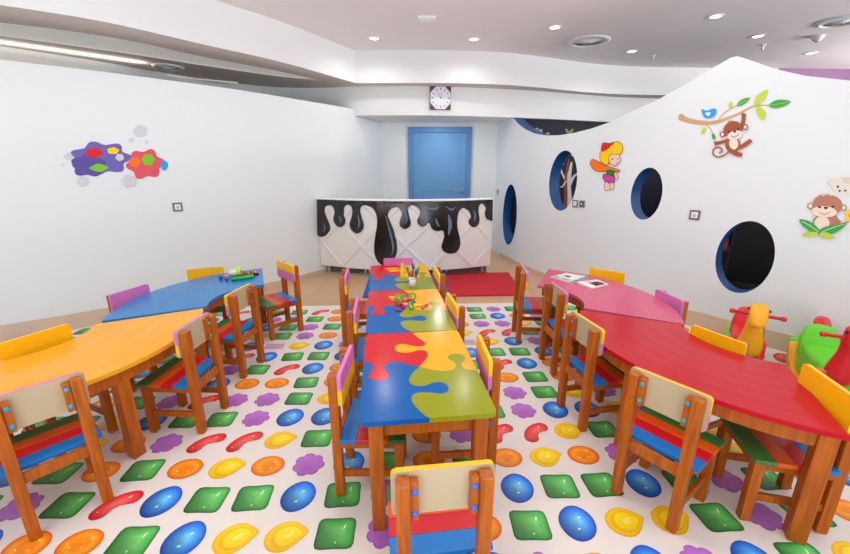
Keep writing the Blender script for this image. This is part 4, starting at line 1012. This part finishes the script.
clay(221, 279.2, .019, mat('clay blue', (28, 84, 190), .6), 'blue lump of clay at the left of the craft things'); clay(227.2, 280.4, .020, mat('clay purple', (128, 60, 170), .6), 'purple lump of clay beside the green marker'); clay(226.3, 277.8, .018, mat('clay orange', (236, 140, 60), .6), 'orange lump of clay behind the purple lump')

# ------------------------------------------------------------------ rocking toys
def blob(bm_pts, mt, name, parent, lv=2):
    """rounded solid grown along joints with a radius each (skin + subdivision)"""
    me = bpy.data.meshes.new(name); vs = [p[0] for p in bm_pts[0]]; me.from_pydata(vs, bm_pts[1], []); me.update()
    o = bpy.data.objects.new(name, me); C.objects.link(o)
    sk = o.modifiers.new('s', 'SKIN'); sk.use_smooth_shade = True
    for i, p in enumerate(bm_pts[0]): me.skin_vertices[0].data[i].radius = p[1] if isinstance(p[1], tuple) else (p[1], p[1])
    me.skin_vertices[0].data[0].use_root = True
    ss = o.modifiers.new('u', 'SUBSURF'); ss.levels = lv; ss.render_levels = lv
    bpy.context.view_layer.update()
    m2 = bpy.data.meshes.new_from_object(o.evaluated_get(bpy.context.evaluated_depsgraph_get())); o.modifiers.clear()
    o.data = m2; m2.materials.clear(); m2.materials.append(mt); o.name = name; o.parent = parent
    return o
def rounded(mb, prof, x0, x1, mt, r_=.02):
    """side profile in (y,z) given width x0..x1 with rounded edges"""
    bm = bmesh.new(); n = len(prof)
    area = sum(prof[i][0]*prof[(i+1) % n][1]-prof[(i+1) % n][0]*prof[i][1] for i in range(n))
    if area < 0: prof = prof[::-1]
    a = [bm.verts.new((x0, y, z)) for y, z in prof]; b = [bm.verts.new((x1, y, z)) for y, z in prof]
    bm.faces.new(a[::-1]); bm.faces.new(b)
    for i in range(n): bm.faces.new((a[i], a[(i+1) % n], b[(i+1) % n], b[i]))
    bmesh.ops.recalc_face_normals(bm, faces=bm.faces[:])
    ed = [e for e in bm.edges if abs(e.verts[0].co.x-e.verts[1].co.x) < 1e-6]
    bmesh.ops.bevel(bm, geom=ed, offset=r_, segments=4, profile=.5, affect='EDGES', clamp_overlap=True)
    mb.bm(bm, mt, True)
def rocker(x, y, face, base, seat, head, label):
    t = thing('rocking_toy', label, 'toy', (x, y, .0053), R(face-90), 'plastic rocking toys')
    mb = MB()
    for s in (-1, 1):
        prof = [(-.39, .20), (-.36, .22), (-.32, .19), (-.25, .11), (-.12, .06), (.10, .055), (.22, .10), (.31, .20), (.35, .20), (.34, .15), (.26, .05), (.10, .0), (-.10, .0), (-.28, .05), (-.36, .13)]
        prof = [(p.x, max(0, p.y)) for p in spline(prof, 3, True)]
        rounded(mb, prof, s*.095-.03, s*.095+.03, base, .012)
    prof = [(p.x, p.y) for p in spline([(-.40, .18), (-.37, .225), (-.31, .20), (-.26, .14), (-.22, .10), (-.26, .06), (-.33, .09)], 4, True)]
    rounded(mb, prof, -.115, .115, base, .015)
    mb.build('rocker_base', t)
    mb = MB()
    prof = [(p.x, p.y) for p in spline([(-.25, .10), (-.255, .22), (-.22, .285), (-.12, .275), (.02, .27), (.13, .295), (.17, .24), (.18, .10), (.05, .06), (-.15, .06)], 5, True)]
    rounded(mb, prof, -.098, .098, seat, .04); mb.build('seat', t)
    mb = MB(); bm = bmesh.new()                       # backrest: rounded upright shell, wider below
    out = spline([(-.108, .20), (-.102, .30), (-.084, .375), (-.045, .405), (.045, .405), (.084, .375), (.102, .30), (.108, .20)], 4)
    lean = lambda z: -.215-.30*(z-.20)
    f = [bm.verts.new((p.x, lean(p.y)+.03, p.y)) for p in out]; k = [bm.verts.new((p.x, lean(p.y)-.03, p.y)) for p in out]
    n = len(out); bm.faces.new(f); bm.faces.new(k[::-1])
    for i in range(n): bm.faces.new((f[i], k[i], k[(i+1) % n], f[(i+1) % n]))
    bmesh.ops.recalc_face_normals(bm, faces=bm.faces[:])
    ed = [e for e in bm.edges if len(e.link_faces) == 2 and any(len(q.verts) > 4 for q in e.link_faces)]
    bmesh.ops.bevel(bm, geom=ed, offset=.018, segments=4, profile=.5, affect='EDGES', clamp_overlap=True)
    mb.bm(bm, seat, True); mb.build('backrest', t)
    h = blob(([((0, .13, .16), (.100, .085)), ((0, .18, .28), (.080, .07)), ((0, .205, .40), (.052, .052)), ((0, .215, .575), (.060, .046)), ((0, .275, .535), (.060, .050)), ((0, .320, .43), (.050, .044))], [(0, 1), (1, 2), (2, 3), (3, 4), (4, 5)]), head, 'head', t)
    for s in (-1, 1):
        mb = MB(); mb.lathe([(0, .008), (.008, .007), (.012, 0)], (s*.055, .262, .55), DARK, 14, Matrix.Rotation(s*pi/2, 3, 'Y')); mb.build('eye', h)
    mb = MB(); mb.tube([(-.135, .215, .50), (.135, .215, .50)], .012, PRED, 12)
    for s in (-1, 1): mb.lathe([(0, -.016), (.015, -.014), (.017, 0), (.015, .013), (0, .016)], (s*.14, .215, .50), PRED, 14, Matrix.Rotation(pi/2, 3, 'Y'))
    mb.build('handlebar', t, )
    return t
TGRN = mat('toy green plastic', (104, 214, 44), .35); TYLW = mat('toy yellow plastic', (246, 172, 20), .35); TRD = mat('toy red plastic', (222, 30, 44), .35)
rocker(2.45, 2.72, 233, TGRN, TRD, TYLW, 'rocking toy with yellow head, red seat and green rockers by the right wall')
rocker(2.69, 2.34, 240, TYLW, TGRN, TRD, 'rocking toy with red head, green seat and yellow rockers at the right edge')
rocker(3.12, 2.50, 300, TGRN, TRD, TYLW, 'rocking toy mostly hidden, red seat back showing above the green seat')

# things in the dark room seen through the lowest opening
SHG = mat('shelf grey', (70, 74, 88), .6)
sx, sy = 4.02, 5.32
t = thing('storage_shelf', 'grey shelf in the dark room seen through the lowest oval opening', 'shelf', (sx, sy, .0062), R(-38))
mb = MB(); mb.box(-.2, -.17, -.15, .15, 0, 1.1, SHG, .003); mb.box(.17, .2, -.15, .15, 0, 1.1, SHG, .003); mb.build('side_panel', t)
for z in (.05, .4, .75, 1.07):
    mb = MB(); mb.box(-.17, .17, -.15, .15, z, z+.025, SHG, .002); mb.build('shelf_board', t)
for z, mt, lb in ((.4262, PORG, 'orange toy box on the grey shelf in the dark room'), (.7762, PRED, 'red toy box on the grey shelf in the dark room')):
    M = Matrix.Rotation(R(-38), 3, 'Z'); pz = Vector((sx, sy, z+.0062))
    mb = MB(); mb.box(-.14, .14, -.12, .1, 0, .11, mt, .01); o = mb.build('toy_box', loc=pz); o.rotation_euler = (0, 0, R(-38)); tag(o, lb, 'box')

M = Matrix.Translation((4.56, 4.45, .006)) @ Matrix.Rotation(R(-40), 4, 'Z')
t = thing('black_board', 'large black board in the dark room seen through the lowest oval opening', 'board', (4.56, 4.45, .0062), R(-40))
mb = MB(); mb.box(-.78, .78, -.02, .02, .06, 1.7, BLACK, .004); mb.build('panel', t)
mb = MB(); mb.box(-.74, -.70, -.16, .16, 0, .06, DARK, .004); mb.box(.70, .74, -.16, .16, 0, .06, DARK, .004); mb.build('foot', t)

# ------------------------------------------------------------------ light
W = bpy.data.worlds.new('daylight'); SC.world = W; W.use_nodes = True
bg = W.node_tree.nodes['Background']; bg.inputs[0].default_value = (.93, .96, 1.0, 1); bg.inputs[1].default_value = .9
def area(name, loc, rot, sx, sy, power, col):
    l = bpy.data.lights.new(name, 'AREA'); l.shape = 'RECTANGLE'; l.size = sx; l.size_y = sy; l.energy = power; l.color = col
    o = bpy.data.objects.new(name, l); C.objects.link(o); o.location = loc; o.rotation_euler = rot; return o
area('window_daylight', (-.5, -2.9, 1.6), (R(90), 0, 0), 8, 2.6, 50, (.92, .96, 1))
area('ceiling_fill', (-.3, -2.4, -.4), (R(146), 0, 0), 8, 2.0, 620, (.97, .985, 1))  # unseen fill light added to brighten the ceiling from behind the camera
area('side_fill', (7.9, 3.2, 2.2), (R(90), R(0), R(90)), 5, .9, 620, (1, .95, .96))  # side fill light added to brighten the right of the ceiling
bpy.data.objects['side_fill'].rotation_euler = Vector((-1, 0, .45)).to_track_quat('-Z', 'Y').to_euler()
def lamp(x, y, e):
    l = bpy.data.lights.new('downlight_and_fill', 'SPOT'); l.energy = e; l.spot_size = R(165); l.spot_blend = .6; l.color = (1, .975, .945); l.shadow_soft_size = .07
    o = bpy.data.objects.new('downlight_and_fill', l); C.objects.link(o); o.location = (x, y, 3.025)
for u, v, _ in spots:
    x, y = ground(u, v, 3.04); lamp(x, y, 30)
l = bpy.data.lights.new('door_fill', 'AREA'); l.shape = 'DISK'; l.size = .12; l.energy = 10; l.color = (.96, .98, 1)  # hidden fill light added under the beam to brighten the door wall
o = bpy.data.objects.new('door_fill', l); C.objects.link(o); o.location = (.25, 6.6, 2.225)
l = bpy.data.lights.new('soffit_fill', 'AREA'); l.shape = 'RECTANGLE'; l.size = 1.6; l.size_y = .06; l.energy = 5; l.color = (1, .88, .76)  # warm fill light added to brighten the soffit above the left partition
o = bpy.data.objects.new('soffit_fill', l); C.objects.link(o); o.location = (-3.75, 4.35, 2.56); o.rotation_euler = (pi, 0, R(43))
for x, y in ((-1.5, 2.9), (-.5, 4.0), (.9, 3.4), (1.9, 3.2), (-1.5, .8), (-.6, 2.2), (.6, 1.6), (1.9, 1.2)): lamp(x, y, 42)  # unseen spots added to even out the light across the room
vs_ = SC.view_settings; vs_.view_transform = 'Standard'; vs_.look = 'None'; vs_.exposure = -.62; vs_.gamma = 1; vs_.use_curve_mapping = False
SC.cycles.use_denoising = True; SC.cycles.max_bounces = 8; SC.cycles.diffuse_bounces = 5
